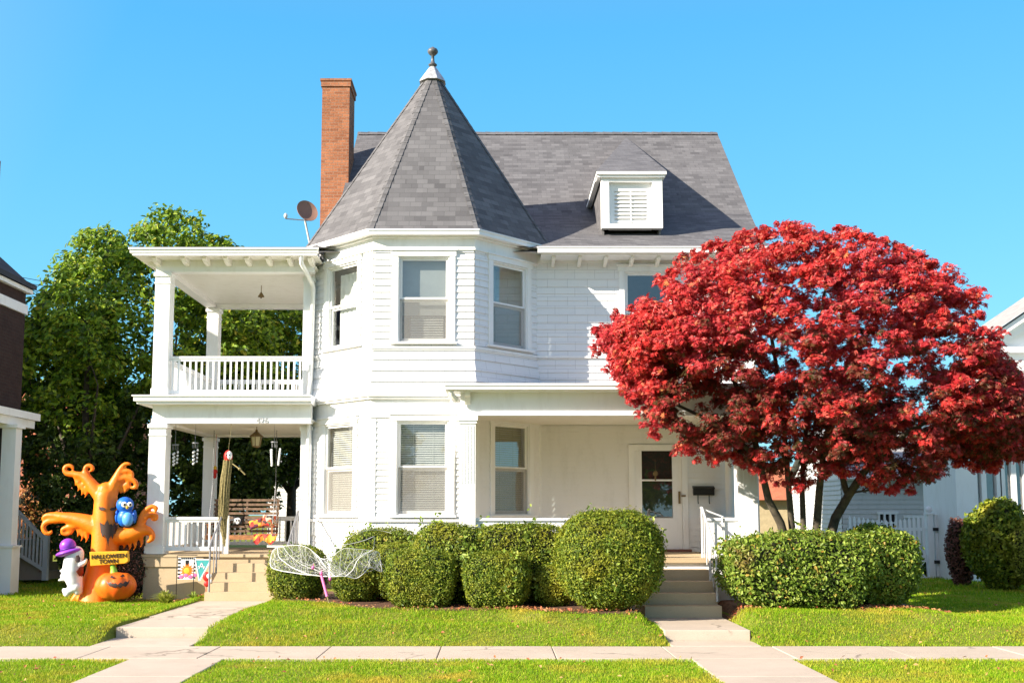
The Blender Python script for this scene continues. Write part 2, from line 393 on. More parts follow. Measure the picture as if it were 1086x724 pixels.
CX, CY, AP = -1.41, 2.41, 2.41
def octv(a, k): # vertex k of octagon with apothem a, k=0 is front-left, going clockwise seen from the street (left->right)
    R = a/math.cos(rad(22.5)); ang = rad(-112.5 + 45*k); return (CX + R*math.cos(ang), CY + R*math.sin(ang))
def oface(a, k): return Face(octv(a, k), octv(a, k+1))   # k=-2 west, -1 south-west, 0 south, 1 south-east
YW = 1.28
Z = {}
Z['L1'] = zat(446, 0); Z['L0'] = zat(545, 0); Z['U1'] = zat(272, 0); Z['U0'] = zat(362, 0)
Z['eave'] = zat(246, -.2); Z['belt'] = zat(369, 0); Z['skirt'] = zat(417, 0); Z['base'] = zat(552, 0)
ZF = .82; ZG = 0.0
XR = 5.42
house = empty('victorian_house', (CX, 2.4, 0), 'white two-storey Victorian house with an octagonal corner turret, grey shingle roof and brick chimney', 'house')
H = house
# main roof heights
YRI = 7.7; YB = 14.68; zr = zat(141, YRI); ze = zat(262.5, .72)

# --- walls
def build_windows():
    pass
lowA = AP + .05
first = MB(); second = MB(); trim = MB()
W = 1.02
ops_low = {}; ops_up = {}
EXP1, OUT1 = .118, .021
EXP2, OUT2 = .185, .034
windows = []
def add_window(face, uc, w, z0, z1, kind):
    windows.append((face, uc, w, z0, z1, kind)); return (uc-w/2, uc+w/2, z0, z1)
# first storey turret
for k in (-2, -1, 0, 1):
    f = oface(lowA, k); op = []
    kinds = {-1: 'blind', 0: 'blind', 1: 'olive'}
    if k in kinds: op = [add_window(f, f.L/2, W, Z['L0'], Z['L1'], kinds[k])]
    f.siding(first, .3, Z['skirt']+.02, EXP1, OUT1, op)
# second storey turret
for k in (-2, -1, 0, 1):
    f = oface(AP, k); op = []
    kinds = {-1: 'curtain', 0: 'shade', 1: 'screen'}
    if k in kinds: op = [add_window(f, f.L/2, W, Z['U0'], Z['U1'], kinds[k])]
    f.siding(second, Z['belt'], Z['eave']+.05, EXP2*.62 if False else EXP2*.72, OUT2*.7, op)
# flared skirt of wide shingles under the second storey windows
rows = 4; zz = [Z['skirt'] + (Z['belt']-Z['skirt'])*i/rows for i in range(rows+1)]
def sk(z): t = (Z['belt']-z)/(Z['belt']-Z['skirt']); return AP + .13*t**1.6
for i in range(rows):
    for k in (-2,-1,0,1):
        a0 = sk(zz[i]) + .030; a1 = sk(zz[i+1])
        A,B = octv(a0,k), octv(a0,k+1); Cc,D = octv(a1,k+1), octv(a1,k)
        second.quad((*A,zz[i]),(*B,zz[i]),(*Cc,zz[i+1]),(*D,zz[i+1]))
        a2 = sk(zz[i])
        A2,B2 = octv(a2-.02,k), octv(a2-.02,k+1)
        second.quad((*A2,zz[i]),(*B2,zz[i]),(*B,zz[i]),(*A,zz[i]))
# belts round the turret
def ring(mb, a_in, a_out, z0, z1, ks=(-2,-1,0,1)):
    for k in ks:
        A,B,Cc,D = octv(a_out,k), octv(a_out,k+1), octv(a_in,k+1), octv(a_in,k)
        vs = [(*A,z0),(*B,z0),(*Cc,z0),(*D,z0),(*A,z1),(*B,z1),(*Cc,z1),(*D,z1)]
        mb.add(vs, [(0,3,2,1),(4,5,6,7),(0,1,5,4),(1,2,6,5),(2,3,7,6),(3,0,4,7)])
ring(trim, AP-.03, AP+.055, Z['belt']-.02, Z['belt']+.03)
ring(trim, AP-.03, AP+.035, Z['belt']-.05, Z['belt']-.022)
ring(trim, lowA-.05, lowA+.13, Z['skirt']-.07, Z['skirt']-.005)
ring(trim, lowA-.05, lowA+.09, Z['skirt']-.12, Z['skirt']-.072)
zb2 = zat(440, 0)
ring(trim, lowA-.05, lowA+.024, zb2-.02, Z['skirt']-.122)
ring(trim, lowA-.05, lowA+.045, zb2-.055, zb2-.022)
ring(trim, lowA-.05, lowA+.07, Z['base']-.02, Z['base']+.03)
ring(trim, lowA-.05, lowA+.03, Z['base']-.30, Z['base']-.022)
zfr = zat(264, 0)
ring(trim, AP-.05, AP+.03, zfr, Z['eave']+.04)
ring(trim, AP-.05, AP+.05, zfr-.03, zfr-.002)
# corner boards
def cornerboards(mb, a, z0, z1, w=.10, t=.026, ks=(-1,0,1)):
    for k in ks:
        f = oface(a, k)
        f.box(mb, -t*.4, w, -.02, t, z0, z1); f.box(mb, f.L-w, f.L+t*.4, -.02, t, z0, z1)
cornerboards(trim, lowA, Z['base']+.03, zb2-.056)
# main walls
fm = Face((CX+AP-1.18, YW), (XR, YW)); 
def ux(x): return x - fm.p0.x
zEaveW = ze - .02
opm = [add_window(fm, ux(xat(688, 330, YW)), W, zat(377, YW), zat(288, YW), 'dark')]
fm.siding(second, 4.2, zEaveW, EXP2*.82, OUT2*.6, opm)
fb = MB(); 
# first floor wall behind the porch with the door
dx0, dx1 = xat(674, 520, YW), xat(722, 520, YW); dz1 = ZF + 2.10
dop = [(ux(dx0)-.02, ux(dx1)+.02, ZF, dz1)]
fm.siding(first, ZF, 4.25, EXP1, OUT1*1.8, dop)
fr_ = Face((XR, YW), (XR, 9.3)); fr_.siding(first, .3, 4.25, EXP1, OUT1); fr_.siding(second, 4.25, ze, EXP2*.82, OUT2*.6)
fbk = Face((XR, 9.3), (-3.6, 9.3)); fbk.siding(first, .3, 4.25, EXP1, OUT1); fbk.siding(second, 4.25, ze, EXP2*.82, OUT2*.6)
fl = Face((-3.6, 9.3), (-3.6, 3.0)); fl.siding(first, .3, 4.25, EXP1, OUT1); fl.siding(second, 4.25, ze+.3, EXP2*.82, OUT2*.6)
# gable ends
for X, s in ((XR, 1), (-3.6, -1)):
    poly = [(X, YW, ze-.05), (X, 9.3, ze-.05), (X, 9.2, ze+.4), (X, 8.5, zr-.8), (X, YRI, zr-.15), (X, 4.2, ze+1.5), (X, 2.2, ze+.5)]
    second.prism(poly, (-.06*s, 0, 0))
first.build('siding', M['white'], H); second.build('shingle_siding', M['shing'], H)
# main wall trim
zfm = zat(279, YW)
fm.box(trim, -.02, fm.L, -.02, .03, zfm, zEaveW-.004)
fm.box(trim, fm.L-.12, fm.L+.02, -.02, .032, 4.2, zfm-.002)
fm.box(trim, .03, fm.L-.122, -.02, .05, Z['belt']-.02, Z['belt']+.03)
fr_.box(trim, 0, .12, -.02, .032, .3, zfm)
fm.box(trim, 0.0, .11, -.02, .03, ZF+.002, 3.9)                     # lower wall boards seen under the porch roof
xb = ux(xat(572, 500, YW)); fm.box(trim, xb-.05, xb+.05, -.02, .034, ZF+.002, 3.9)
fm.box(trim, fm.L-.14, fm.L+.02, -.02, .034, ZF+.002, 3.9)
trim.build('trim', M['trim'], H)
# inner room shell so that windows look into rooms and not through
rm = MB()
ins = .55
rm.box(-3.1, XR-.1, YW+1.9, YW+1.95, .3, ze)           # inner partition behind the front rooms
rm.box(-3.1, XR-.1, YW+.1, 9.2, .5, ZF-.05)
rm.box(-3.1, XR-.1, YW+.1, 9.2, 4.0, 4.1)
rm.box(-3.1, XR-.1, YW+.1, 9.2, ze-.1, ze-.05)
def octfloor(mb, a, z0, z1):
    p = [(*octv(a,k), z0) for k in range(8)]; mb.prism(p, (0,0,z1-z0))
octfloor(rm, AP-.1, .5, ZF-.05); octfloor(rm, AP-.1, 4.0, 4.1); octfloor(rm, AP-.1, Z['eave']-.3, Z['eave']-.25)
rm.build('interior', M['room'], H)

# --- windows
def make_window(face, uc, w, z0, z1, kind):
    fr = MB(); cw = .11
    u0, u1 = uc-w/2, uc+w/2
    face.box(fr, u0-cw, u0, -.02, .04, z0-.02, z1); face.box(fr, u1, u1+cw, -.02, .04, z0-.02, z1)
    face.box(fr, u0-cw-.02, u1+cw+.02, -.02, .055, z1, z1+.11)
    face.box(fr, u0-cw-.05, u1+cw+.05, -.02, .085, z1+.111, z1+.14)
    # jambs
    face.box(fr, u0, u0+.03, -.14, .02, z0, z1-.002); face.box(fr, u1-.03, u1, -.14, .02, z0, z1-.002)
    face.box(fr, u0+.031, u1-.031, -.14, .018, z1-.03, z1-.003)
    win = fr.build('window', M['trim'], H)
    sl = MB(); face.box(sl, u0-cw-.04, u1+cw+.04, -.13, .10, z0-.06, z0-.021)
    sl.build('sill', M['trim'], win)
    zm = (z0+z1)/2 + .01; s = .045
    a, b = u0+.032, u1-.032
    up = MB()
    for (p,q,r_,t) in ((a,a+s,zm-.02,z1-.031),(b-s,b,zm-.02,z1-.031),(a+s,b-s,zm-.02,zm+.025),(a+s,b-s,z1-.031-s,z1-.031)):
        face.box(up, p, q, -.06, -.028, r_, t)
    up.build('upper_sash', M['trim'], win)
    lo = MB()
    for (p,q,r_,t) in ((a,a+s,z0,zm-.022),(b-s,b,z0,zm-.022),(a+s,b-s,z0,z0+.07),(a+s,b-s,zm-.062,zm-.022)):
        face.box(lo, p, q, -.10, -.068, r_, t)
    lo.build('lower_sash', M['trim'], win)
    g = MB(); g.quad(face.pt(a+s,-.045,zm+.02), face.pt(b-s,-.045,zm+.02), face.pt(b-s,-.045,z1-.07), face.pt(a+s,-.045,z1-.07))
    g.build('glass_pane', M['glass'], win)
    g = MB(); g.quad(face.pt(a+s,-.085,z0+.06), face.pt(b-s,-.085,z0+.06), face.pt(b-s,-.085,zm-.05), face.pt(a+s,-.085,zm-.05))
    g.build('glass_pane', M['glass'], win)
    if kind != 'curtain':
        g = MB(); g.quad(face.pt(a,-.025,z0+.005), face.pt(b,-.025,z0+.005), face.pt(b,-.025,zm-.005), face.pt(a,-.025,zm-.005))
        g.build('insect_screen', M['screen'], win)
    if kind in ('blind', 'olive'):
        bl = MB(); z = z0+.08; 
        while z < z1-.05:
            bl.quad(face.pt(a+.02,-.148,z), face.pt(b-.02,-.148,z), face.pt(b-.02,-.172,z+.034), face.pt(a+.02,-.172,z+.034)); z += .044
        for uu in (.3, .7):
            u = a+(b-a)*uu; face.box(bl, u-.004, u+.004, -.146, -.144, z0+.08, z1-.05)
        bl.build('window_blind', M['blind' if kind == 'blind' else 'blindy'], win)
    elif kind == 'curtain':
        c = MB(); n = 30; us = [a+.16+(b-.04-a-.16)*i/n for i in range(n+1)]
        for i in range(n):
            v0 = -.17+.012*math.sin(i*1.1); v1 = -.17+.012*math.sin((i+1)*1.1)
            c.add([face.pt(us[i],v0,z0+.03), face.pt(us[i+1],v1,z0+.03), face.pt(us[i+1],v1,z1-.16), face.pt(us[i],v0,z1-.16)], [(0,1,2,3)], True)
        c.build('curtain', M['curtain'], win)
    elif kind == 'shade':
        c = MB(); face.box(c, a+.02, b-.02, -.19, -.185, z0+.55, z1-.05); c.build('roller_shade', M['shade'], win)
        c = MB(); z = z0+.06
        while z < zm-.1:
            c.quad(face.pt(a+.2,-.22,z), face.pt(b-.1,-.22,z), face.pt(b-.1,-.235,z+.03), face.pt(a+.2,-.235,z+.03)); z += .05
        c.build('window_blind', M['blind'], win)
    elif kind == 'screen':
        c = MB(); face.box(c, a+.05, a+.30, -.24, -.23, z0+.05, z1-.05); c.build('curtain', M['shade'], win)
    return win
for a in windows: make_window(*a)

# --- turret roof
apex = at(456, 72, CY); AR = AP + .20; zt = Z['eave'] + .06
rf = MB()
for k in range(8):
    A, B = octv(AR, k), octv(AR, k+1)
    rf.add([(*A, zt), (*B, zt), (CX, CY, apex.z)], [(0,1,2)])
rf.prism([(*octv(AR, 7-k), zt-.03) for k in range(8)], (0,0,.028))
# shingled hips
for k in range(8):
    A = Vector((*octv(AR, k), zt)); T = Vector((CX, CY, apex.z)); n = 26
    out = Vector((A.x-CX, A.y-CY, 0)).normalized(); tan = Vector((-out.y, out.x, 0))
    for i in range(n):
        p = A.lerp(T, i/n); q = A.lerp(T, (i+1.12)/n) if i < n-1 else T
        up = (q-p).normalized().cross(tan).normalized(); up = up if up.dot(out) > 0 else -up
        rf.add([p+up*.010-tan*0+out*.0, p-tan*.09+up*-.012, p+tan*.09+up*-.012, q+up*.006, q-tan*.08-up*.02, q+tan*.08-up*.02],
               [(0,1,4,3),(0,3,5,2),(0,2,1)])
tr = rf.build('turret_roof', M['roof'], H)
gt = MB(); ring(gt, AR-.12, AR+.035, zt-.115, zt-.035, range(-3,2)); ring(gt, AR-.14, AR+.055, zt-.034, zt-.008, range(-3,2))
ring(gt, AP, AR-.10, zt-.15, zt-.118, range(-3,2))
gt.build('turret_eave', M['trim'], H)
fin = MB(); a1 = at(456, 71, CY).z; a0 = at(456, 87, CY).z
fin.lathe((CX,CY,0), [(.315,a0-.03),(.29,a0+.02),(.085,a1-.03),(.05,a1)], 8, False)
fin.build('roof_cap', M['lead'], H)
fin = MB(); t_ = at(456, 50, CY).z; h_ = t_-a1
fin.lathe((CX,CY,a1-.01), [(.05,0),(.10,.04*1),(.10,h_*.12),(.055,h_*.2),(.04,h_*.3),(.032,h_*.55),(.06,h_*.6),(.10,h_*.68),(.125,h_*.78),(.10,h_*.9),(.04,h_*.97),(.01,h_*1.03)], 10)
fin.build('finial', M['finial'], H)

# --- main roof, flared at the eaves
prof = [(.72, ze), (1.3, ze+.24), (2.2, ze+.66), (3.2, ze+1.16), (4.2, ze+1.72)]
prof.append((YRI, zr))
back = [(8.6, zr-.55), (9.3, ze+.6), (9.6, ze)]  # unseen rear slope shaped short and steep to let sun reach the garage
pf = prof + back
x0r, x1r = -3.78, xat(760.5, 141.5, YRI)
r = MB()
def xr(y): return x1r - .45*(1-min(1, max(0, (y-.72)/3.48)))
for (ya,za),(yb,zb) in zip(pf, pf[1:]):
    r.add([(x0r,ya,za),(xr(ya),ya,za),(xr(yb),yb,zb),(x0r,yb,zb)], [(0,1,2,3)])
    r.add([(x0r,ya,za-.09),(xr(ya),ya,za-.09),(xr(yb),yb,zb-.09),(x0r,yb,zb-.09)], [(3,2,1,0)])
    r.add([(xr(ya),ya,za-.09),(xr(ya),ya,za),(xr(yb),yb,zb),(xr(yb),yb,zb-.09)], [(3,2,1,0)])
    r.add([(x0r,ya,za-.09),(x0r,ya,za),(x0r,yb,zb),(x0r,yb,zb-.09)], [(0,1,2,3)])
i = 0; x = x0r
while x < x1r-.05:
    e = min(x+.30, x1r); r.add([(x,YRI-.14,zr-.09),(e,YRI-.14,zr-.10),(e,YRI,zr+.02),(x,YRI,zr+.035),(x,YRI+.14,zr-.09),(e,YRI+.14,zr-.10)], [(0,1,2,3),(3,2,5,4)]); x += .27
r.build('roof', M['roof'], H)
g = MB(); gx0 = 1.0; gx1 = xr(.72)
g.box(gx0-.12, gx1, .60, .72, ze-.13, ze-.02); g.box(gx0-.14, gx1+.01, .58, .64, ze-.035, ze-.008)
g.box(gx0-.05, gx1-.02, .722, 1.25, ze-.15, ze-.12)      # soffit
g.box(gx1-.03, gx1-.005, .70, .98, ze-.11, ze+.02)
g.build('gutter', M['trim'], H)
for i in range(9):
    x = 1.45 + i*.62 if i else 1.18
    if i: x = 1.18+ i*.545
    b = MB(); b.prism([(x,1.25,ze-.152),(x,.80,ze-.152),(x,.80,ze-.20),(x,.95,ze-.25),(x,1.25,ze-.30)], (.07,0,0)); b.build('eave_bracket', M['cream'], H)

# --- dormer
YD = 2.0
d0, d1 = at(638, 242, YD), at(702, 184, YD)
ddx0, ddx1, dz0, dz1_ = d0.x, d1.x, d0.z, d1.z
dm = MB(); t = .13
# face with recess
lx0, lx1 = xat(646,220,YD), xat(692,220,YD); lz0, lz1 = zat(237.5,YD), zat(193,YD)
dm.box(ddx0, lx0, YD-.02, YD+.14, dz0, dz1_); dm.box(lx1, ddx1, YD-.02, YD+.14, dz0, dz1_)
dm.box(lx0+.001, lx1-.001, YD-.018, YD+.138, dz0, lz0); dm.box(lx0+.001, lx1-.001, YD-.018, YD+.138, lz1, dz1_)
dm.box(lx0-.0, lx1, YD+.141, YD+.20, dz0, dz1_)
dorm = dm.build('dormer', M['trim'], H)
for X in (ddx0+.02, ddx1-.07):
    ds = MB(); ds.prism([(X, YD+.142, dz0-.3), (X, YD+.142, dz1_-.01), (X, YD+2.8, dz1_-.01), (X, YD+2.8, dz1_-.3)], (.05,0,0)); ds.build('dormer_cheek', M['roof'], dorm)
lv = MB(); a0_, a1_ = lx0+.13, lx1-.13+.02
lv.box(lx0, a0_, YD+.10, YD+.139, lz0+.001, lz1-.001); lv.box(a1_, lx1, YD+.10, YD+.139, lz0+.001, lz1-.001)
lv.box(a0_, a1_, YD+.10, YD+.139, lz1-.18, lz1-.002); lv.box(a0_, a1_, YD+.10, YD+.139, lz0+.001, lz0+.06)
nz = 8
for i in range(nz):
    z = lz0+.07 + (lz1-.20-lz0-.05)*i/nz
    lv.prism([(a0_, YD+.085, z), (a0_, YD+.135, z+.075), (a0_, YD+.135, z+.06), (a0_, YD+.085, z-.012)], (a1_-a0_,0,0))
lv.box((a0_+a1_)/2-.012, (a0_+a1_)/2+.012, YD+.075, YD+.082, lz0+.06, lz1-.18)
lv.build('louver', M['trim'], dorm)
dr = MB()
eo = .12; ez = dz1_+.01
def roofz(y):
    for (ya,za),(yb,zb) in zip(pf, pf[1:]):
        if ya <= y <= yb: return za+(zb-za)*(y-ya)/(yb-ya)
ye = YD
while roofz(ye) < ez: ye += .01
ya_ = 4
while at(664,146,ya_).z > roofz(ya_)+.03: ya_ += .01
E = [(ddx0-eo, YD-.14, ez), (ddx1+eo-.03, YD-.14, ez), (ddx1+eo-.03, ye, ez), (ddx0-eo, ye, ez)]
AP_ = (xat(664,146,ya_), ya_, roofz(ya_)+.03)
dr.add([E[0],E[1],AP_],[(0,1,2)]); dr.add([E[1],E[2],AP_],[(0,1,2)]); dr.add([E[3],E[0],AP_],[(0,1,2)])
dr.build('dormer_roof', M['roof'], dorm)
dc = MB(); dc.box(ddx0-eo+.01, ddx1+eo-.04, YD-.135, YD+.30, ez-.07, ez-.003); dc.box(ddx0-eo+.03, ddx1+eo-.07, YD-.09, YD+.28, ez-.12, ez-.072)
dc.box(ddx0-eo+.01, ddx0-.002, YD+.302, ye-.02, ez-.10, ez-.003)
dc.build('dormer_cornice', M['trim'], dorm)

# --- chimney
cb = MB(); c0, c1 = at(342, 84, 5.4), at(371, 84, 5.4)
cb.box(c0.x, c1.x, 5.4, 6.35, .2, c0.z-.05)
ch = cb.build('chimney', M['brick'], H)
cb = MB(); cb.box(c0.x-.03, c1.x+.03, 5.37, 6.38, c0.z-.20, c0.z-.06); cb.box(c0.x-.05, c1.x+.05, 5.35, 6.40, c0.z-.058, c0.z)
cb.box(c0.x+.1, c1.x-.1, 5.55, 6.2, c0.z+.001, c0.z+.05)
cb.build('chimney_cap', M['brick'], ch)

# --- left two-storey porch
YP = .75; YQ = 5.0
pxl = xat(159, 520, YP+.1)          # outer face of corner post
PRX = -3.62                           # where the porch meets the house
def post(px0, px1, py, Yc, z0, z1, w=None, X=None, cap=True, name='porch_post', base=True):
    x = X if X is not None else (xat(px0, py, Yc)+xat(px1, py, Yc))/2; w = w or (xat(px1, py, Yc)-xat(px0, py, Yc))
    m = MB(); h = w/2
    m.box(x-h, x+h, Yc-h, Yc+h, z0+.0, z1)
    if cap:
        m.box(x-h-.03, x+h+.03, Yc-h-.03, Yc+h+.03, z1-.10, z1-.02); m.box(x-h-.015, x+h+.015, Yc-h-.015, Yc+h+.015, z1-.26, z1-.22)
    if base: m.box(x-h-.02, x+h+.02, Yc-h-.02, Yc+h+.02, z0+.001, z0+.16)
    return m.build(name, M['trim'], H, bevel=.006), x
zbl = zat(449, YP+.1)                 # bottom of lower beam
zdk = zat(420, YP)                    # upper deck level
zbu = zat(289, YP+.1)                 # bottom of upper beam
#print('porch', pxl, 'zbl', zbl, 'zdk', zdk, 'zbu', zbu)
_, xp = post(159, 177, 520, YP+.16, ZF, zbl)
post(159, 177, 520, YQ-.16, ZF, zbl, w=.28, X=xp)
post(166, 186, 350, YP+.16, zdk, zbu, w=.31, X=xp)
post(166, 186, 350, YQ-.16, zdk, zbu, w=.28, X=xp)
# half posts against the house
for (z0_, z1_) in ((ZF, zbl), (zdk, zbu)):
    m = MB(); m.box(-4.02, -3.80, YP+.45, YP+.68, z0_, z1_); m.box(-4.04, -3.78, YP+.43, YP+.70, z1_-.12, z1_-.03); m.build('porch_post', M['trim'], H)
m = MB(); m.box(-4.0, -3.8, YQ-.3, YQ-.1, ZF, zbl); m.build('porch_post', M['trim'], H)
m = MB(); m.box(-4.0, -3.8, YQ-.3, YQ-.1, zdk, zbu); m.build('porch_post', M['trim'], H)
xo = xp-.16
def frame_beam(mb, z0, z1, w=.20, x0=xo-.0, yfr=YP+.04, ybk=YQ-.04, xr_=-3.75):
    mb.box(x0, xr_, yfr, yfr+w, z0, z1); mb.box(x0, x0+w, yfr+w+.001, ybk-w-.001, z0, z1); mb.box(x0, xr_, ybk-w, ybk, z0, z1)
# lower entablature and deck
m = MB(); frame_beam(m, zbl, zbl+.10, .24); frame_beam(m, zbl+.102, zat(429,YP)-.002, .20, xo+.02, YP+.06, YQ-.06)
m.build('porch_beam', M['trim'], H)
m = MB(); zg = zat(428, YP-.2)
m.box(xo-.22, -3.70, YP-.22, YQ+.2, zg, zg+.05); m.box(xo-.27, -3.70, YP-.27, YQ+.25, zg+.052, zdk-.03); m.box(xo-.30, -3.70, YP-.30, YQ+.28, zdk-.028, zdk-.002)
m.build('porch_deck', M['trim'], H)
m = MB(); m.box(xo+.2, -3.72, YP+.2, YQ-.2, zbl+.06, zbl+.09)
for i in range(36): 
    y = YP+.25+i*.11; m.box(xo+.22, -3.74, y, y+.10, zbl+.045, zbl+.059)
m.build('porch_ceiling', M['cream'], H)
# upper beam, ceiling, roof
zg2 = zat(263.5, .25)
m = MB(); frame_beam(m, zbu, zbu+.25, .22); frame_beam(m, zbu+.252, zg2-.12, .16, xo+.03, YP+.07, YQ-.07); m.build('porch_beam', M['trim'], H)
m = MB(); m.box(xo+.2, -3.72, YP+.2, YQ-.2, zbu+.12, zbu+.16)
for i in range(36): 
    y = YP+.25+i*.11; m.box(xo+.22, -3.74, y, y+.10, zbu+.105, zbu+.119)
m.build('porch_ceiling', M['cream'], H)
m = MB(); xg = xat(138, 264, .25); yg = .25; xge = xat(337, 264, .25)
m.box(xg+.03, -3.62, yg+.1, YQ+.5, zg2-.115, zg2-.085)         # soffit
m.build('porch_soffit', M['cream'], H)
m = MB(); m.box(xg, xge, yg-.02, yg+.10, zg2-.09, zg2); m.box(xg-.02, xge+.02, yg-.05, yg+.01, zg2-.025, zg2+.012)
m.box(xg, xg+.1, yg+.101, YQ+.5, zg2-.09, zg2); m.box(xg+.05, xge-.02, yg+.0, yg+.09, zg2-.14, zg2-.092)
m.build('gutter', M['trim'], H)
m = MB(); m.prism([(xg+.02, yg-.01, zg2+.002), (xg+.02, yg-.01, zg2+.03), (xg+.02, YQ+.5, zg2+.22), (xg+.02, YQ+.5, zg2+.01)], (-3.75-xg, 0, 0))
m.build('porch_roof', M['roofdark'], H)
for i in range(8):
    x = xat(168+i*22.5, 278, .35) 
    if i == 0: x = xo+.02
    b = MB(); b.prism([(x,YP+.068,zg2-.118),(x,YP-.34,zg2-.118),(x,YP-.34,zg2-.16),(x,YP-.22,zg2-.22),(x,YP+.068,zg2-.25)], (.085,0,0)); b.build('eave_bracket', M['cream'], H)
for i in range(9):
    y = YP+.2+i*.5
    b = MB(); b.prism([(xo+.028,y,zg2-.118),(xo-.22,y,zg2-.118),(xo-.22,y,zg2-.16),(xo-.12,y,zg2-.22),(xo+.028,y,zg2-.25)], (0,.085,0)); b.build('eave_bracket', M['cream'], H)
# railings
def railing(p, q, zb, zt_, sp=.105, name='railing', mat='trim', bw=.035):
    p = Vector((p[0],p[1],0)); q = Vector((q[0],q[1],0)); d = (q-p); Ln = d.length; d /= Ln; n = Vector((d.y,-d.x,0))
    m = MB(); up = Vector((0,0,1)); c = (p+q)/2
    m.obox(c+up*(zt_-.025), d*Ln/2, n*.045, up*.025); m.obox(c+up*(zt_-.075), d*Ln/2, n*.025, up*.024)
    m.obox(c+up*(zb+.10), d*Ln/2, n*.03, up*.04)
    k = int(Ln/sp)
    for i in range(k):
        x = p + d*((i+.5)*Ln/k); m.obox(x+up*((zb+.14+zt_-.10)/2), d*bw/2, n*bw/2, up*((zt_-.10-zb-.14)/2))
    return m.build(name, M[mat], H)
zru = zat(378, YP+.16); zrl = zat(548, YP+.16)
railing((xo+.32, YP+.16), (-3.95, YP+.16), zdk, zru, .118)
railing((xo+.16, YP+.35), (xo+.16, YQ-.35), zdk, zru)
railing((xo+.32, YQ-.16), (-4.0, YQ-.16), zdk, zru)
railing((xo+.32, YP+.16), (xat(238,560,YP+.16), YP+.16), ZF, zrl, .118)
m = MB(); xx = xat(238,560,YP+.16); m.box(xx, xx+.09, YP+.11, YP+.21, ZF, zrl+.03); m.build('newel_post', M['trim'], H)
railing((xo+.16, YP+.35), (xo+.16, YQ-.35), ZF, zrl)
railing((xo+.32, YQ-.16), (-4.0, YQ-.16), ZF, zrl, .13)
# porch base
m = MB(); m.box(xo-.08, -3.70, YP-.05, YQ+.05, ZF-.06, ZF-.004); m.build('porch_floor', M['step'], H)
m = MB(); m.box(xo-.04, -3.70, YP, YQ, -.2, ZF-.062); m.box(xo-.07, xat(216,600,YP), YP-.035, YP-.001, ZF-.25, ZF-.064); m.build('foundation', M['step'], H)
m = MB(); p_ = [(*octv(lowA-.04,k), -.2) for k in range(8)]; m.prism(p_, (0,0,.75)); m.box(-3.2, XR-.05, YW+.03, 9.25, -.2, .48)
m.build('foundation', M['step'], H)
# left steps
sx0, sx1 = xat(217, 630, -.30), xat(297, 630, -.30)
ns = 5; tr_ = (YP-.05 + .32)/ (ns-1)
st = MB()
for i in range(ns-1):
    z = -.03 + (ZF+.03)/ns*(i+1); y0 = -.32 + tr_*i
    st.box(sx0, sx1+.2*(i>0), y0, YP-.052, -.2 if i == 0 else z-(ZF+.03)/ns+.001, z)
st.build('porch_steps', M['step'], H)
def iron_rail(pts_top, posts, r=.016, name='handrail', mat='metalw', balus=()):
    m = MB(); m.tube(pts_top, r, 8)
    for a, b in posts: m.tube([a, b], r*.9, 8)
    for a, b in balus: m.tube([a, b], r*.55, 6)
    return m.build(name, M[mat], H)
for X in (sx0+.06, sx1+.12):
    a = Vector((X, YP+.0, ZF+.85)); b = Vector((X, -.22, ZF+.22)); 
    iron_rail([a+Vector((0,.1,0)), a, b, b+Vector((0,-.05,-.08))], [(a, (X,YP,ZF)), (b, (X,-.22,0.02)), ((X, .27, ZF+.53), (X,.27,.4))], .02, mat='greymetal',
       balus=[(a.lerp(b,t)-Vector((0,0,.02)), Vector((X, a.lerp(b,t).y, max(.1, a.lerp(b,t).z-.75)))) for t in (.3,.7)])

# --- right porch
YR = -2.0; ZR = .85
xL = xat(496, 500, YR); zb = zat(441, YR); zgt = zat(408, YR-.38)
xgl = xat(472, 410, YR-.38); XE = 5.35
xc2 = xat(790.5, 500, YR)
#print('right porch', xL, zb, zgt, xgl, xc2)
m = MB(); w = .27
for x in (xL, xc2):
    m = MB(); h = .14 if x == xL else .165
    m.box(x-h, x+h, YR-h, YR+h, ZR, zb); m.box(x-h-.04, x+h+.04, YR-h-.04, YR+h+.04, zb-.09, zb-.01)
    m.box(x-h-.02, x+h+.02, YR-h-.02, YR+h+.02, zb-.14, zb-.092)
    for i in range(5):
        u = x-h+.03+i*(2*h-.06-.02)/4; m.box(u, u+.022, YR-h-.008, YR-h+.001, zb-1.2, zb-.18)
    m.build('porch_post', M['trim'], H)
m = MB(); x0b, x1b = xL-.16, xc2+.2
m.box(x0b, x1b, YR-.14, YR+.14, zb, zb+.07); m.box(x0b+.03, x1b-.02, YR-.10, YR+.12, zb+.072, zgt-.10)
m.box(x1b-.28, x1b-.02, YR+.142, YW-.05, zb, zgt-.10); m.box(x0b+.03, x0b+.26, YR+.142, -.06, zb-.5, zgt-.10)  # left side beam made deeper behind the post to block sun on the wall
m.build('porch_beam', M['trim'], H)
zjn = zgt + .42
m = MB()
m.add([(xgl+.02,YR-.40,zgt+.012),(XE,YR-.40,zgt+.012),(XE,YW-.01,zjn),(xgl+.02,YW-.01,zjn)], [(0,1,2,3)])
m.add([(xgl+.02,YR-.40,zgt-.03),(XE,YR-.40,zgt-.03),(XE,YW-.01,zjn-.05),(xgl+.02,YW-.01,zjn-.05)], [(3,2,1,0)])
m.add([(xgl+.02,YR-.40,zgt-.03),(xgl+.02,YR-.40,zgt+.012),(xgl+.02,YW-.01,zjn),(xgl+.02,YW-.01,zjn-.05)], [(0,1,2,3)])
m.add([(XE,YR-.40,zgt-.03),(XE,YR-.40,zgt+.012),(XE,YW-.01,zjn),(XE,YW-.01,zjn-.05)], [(3,2,1,0)])
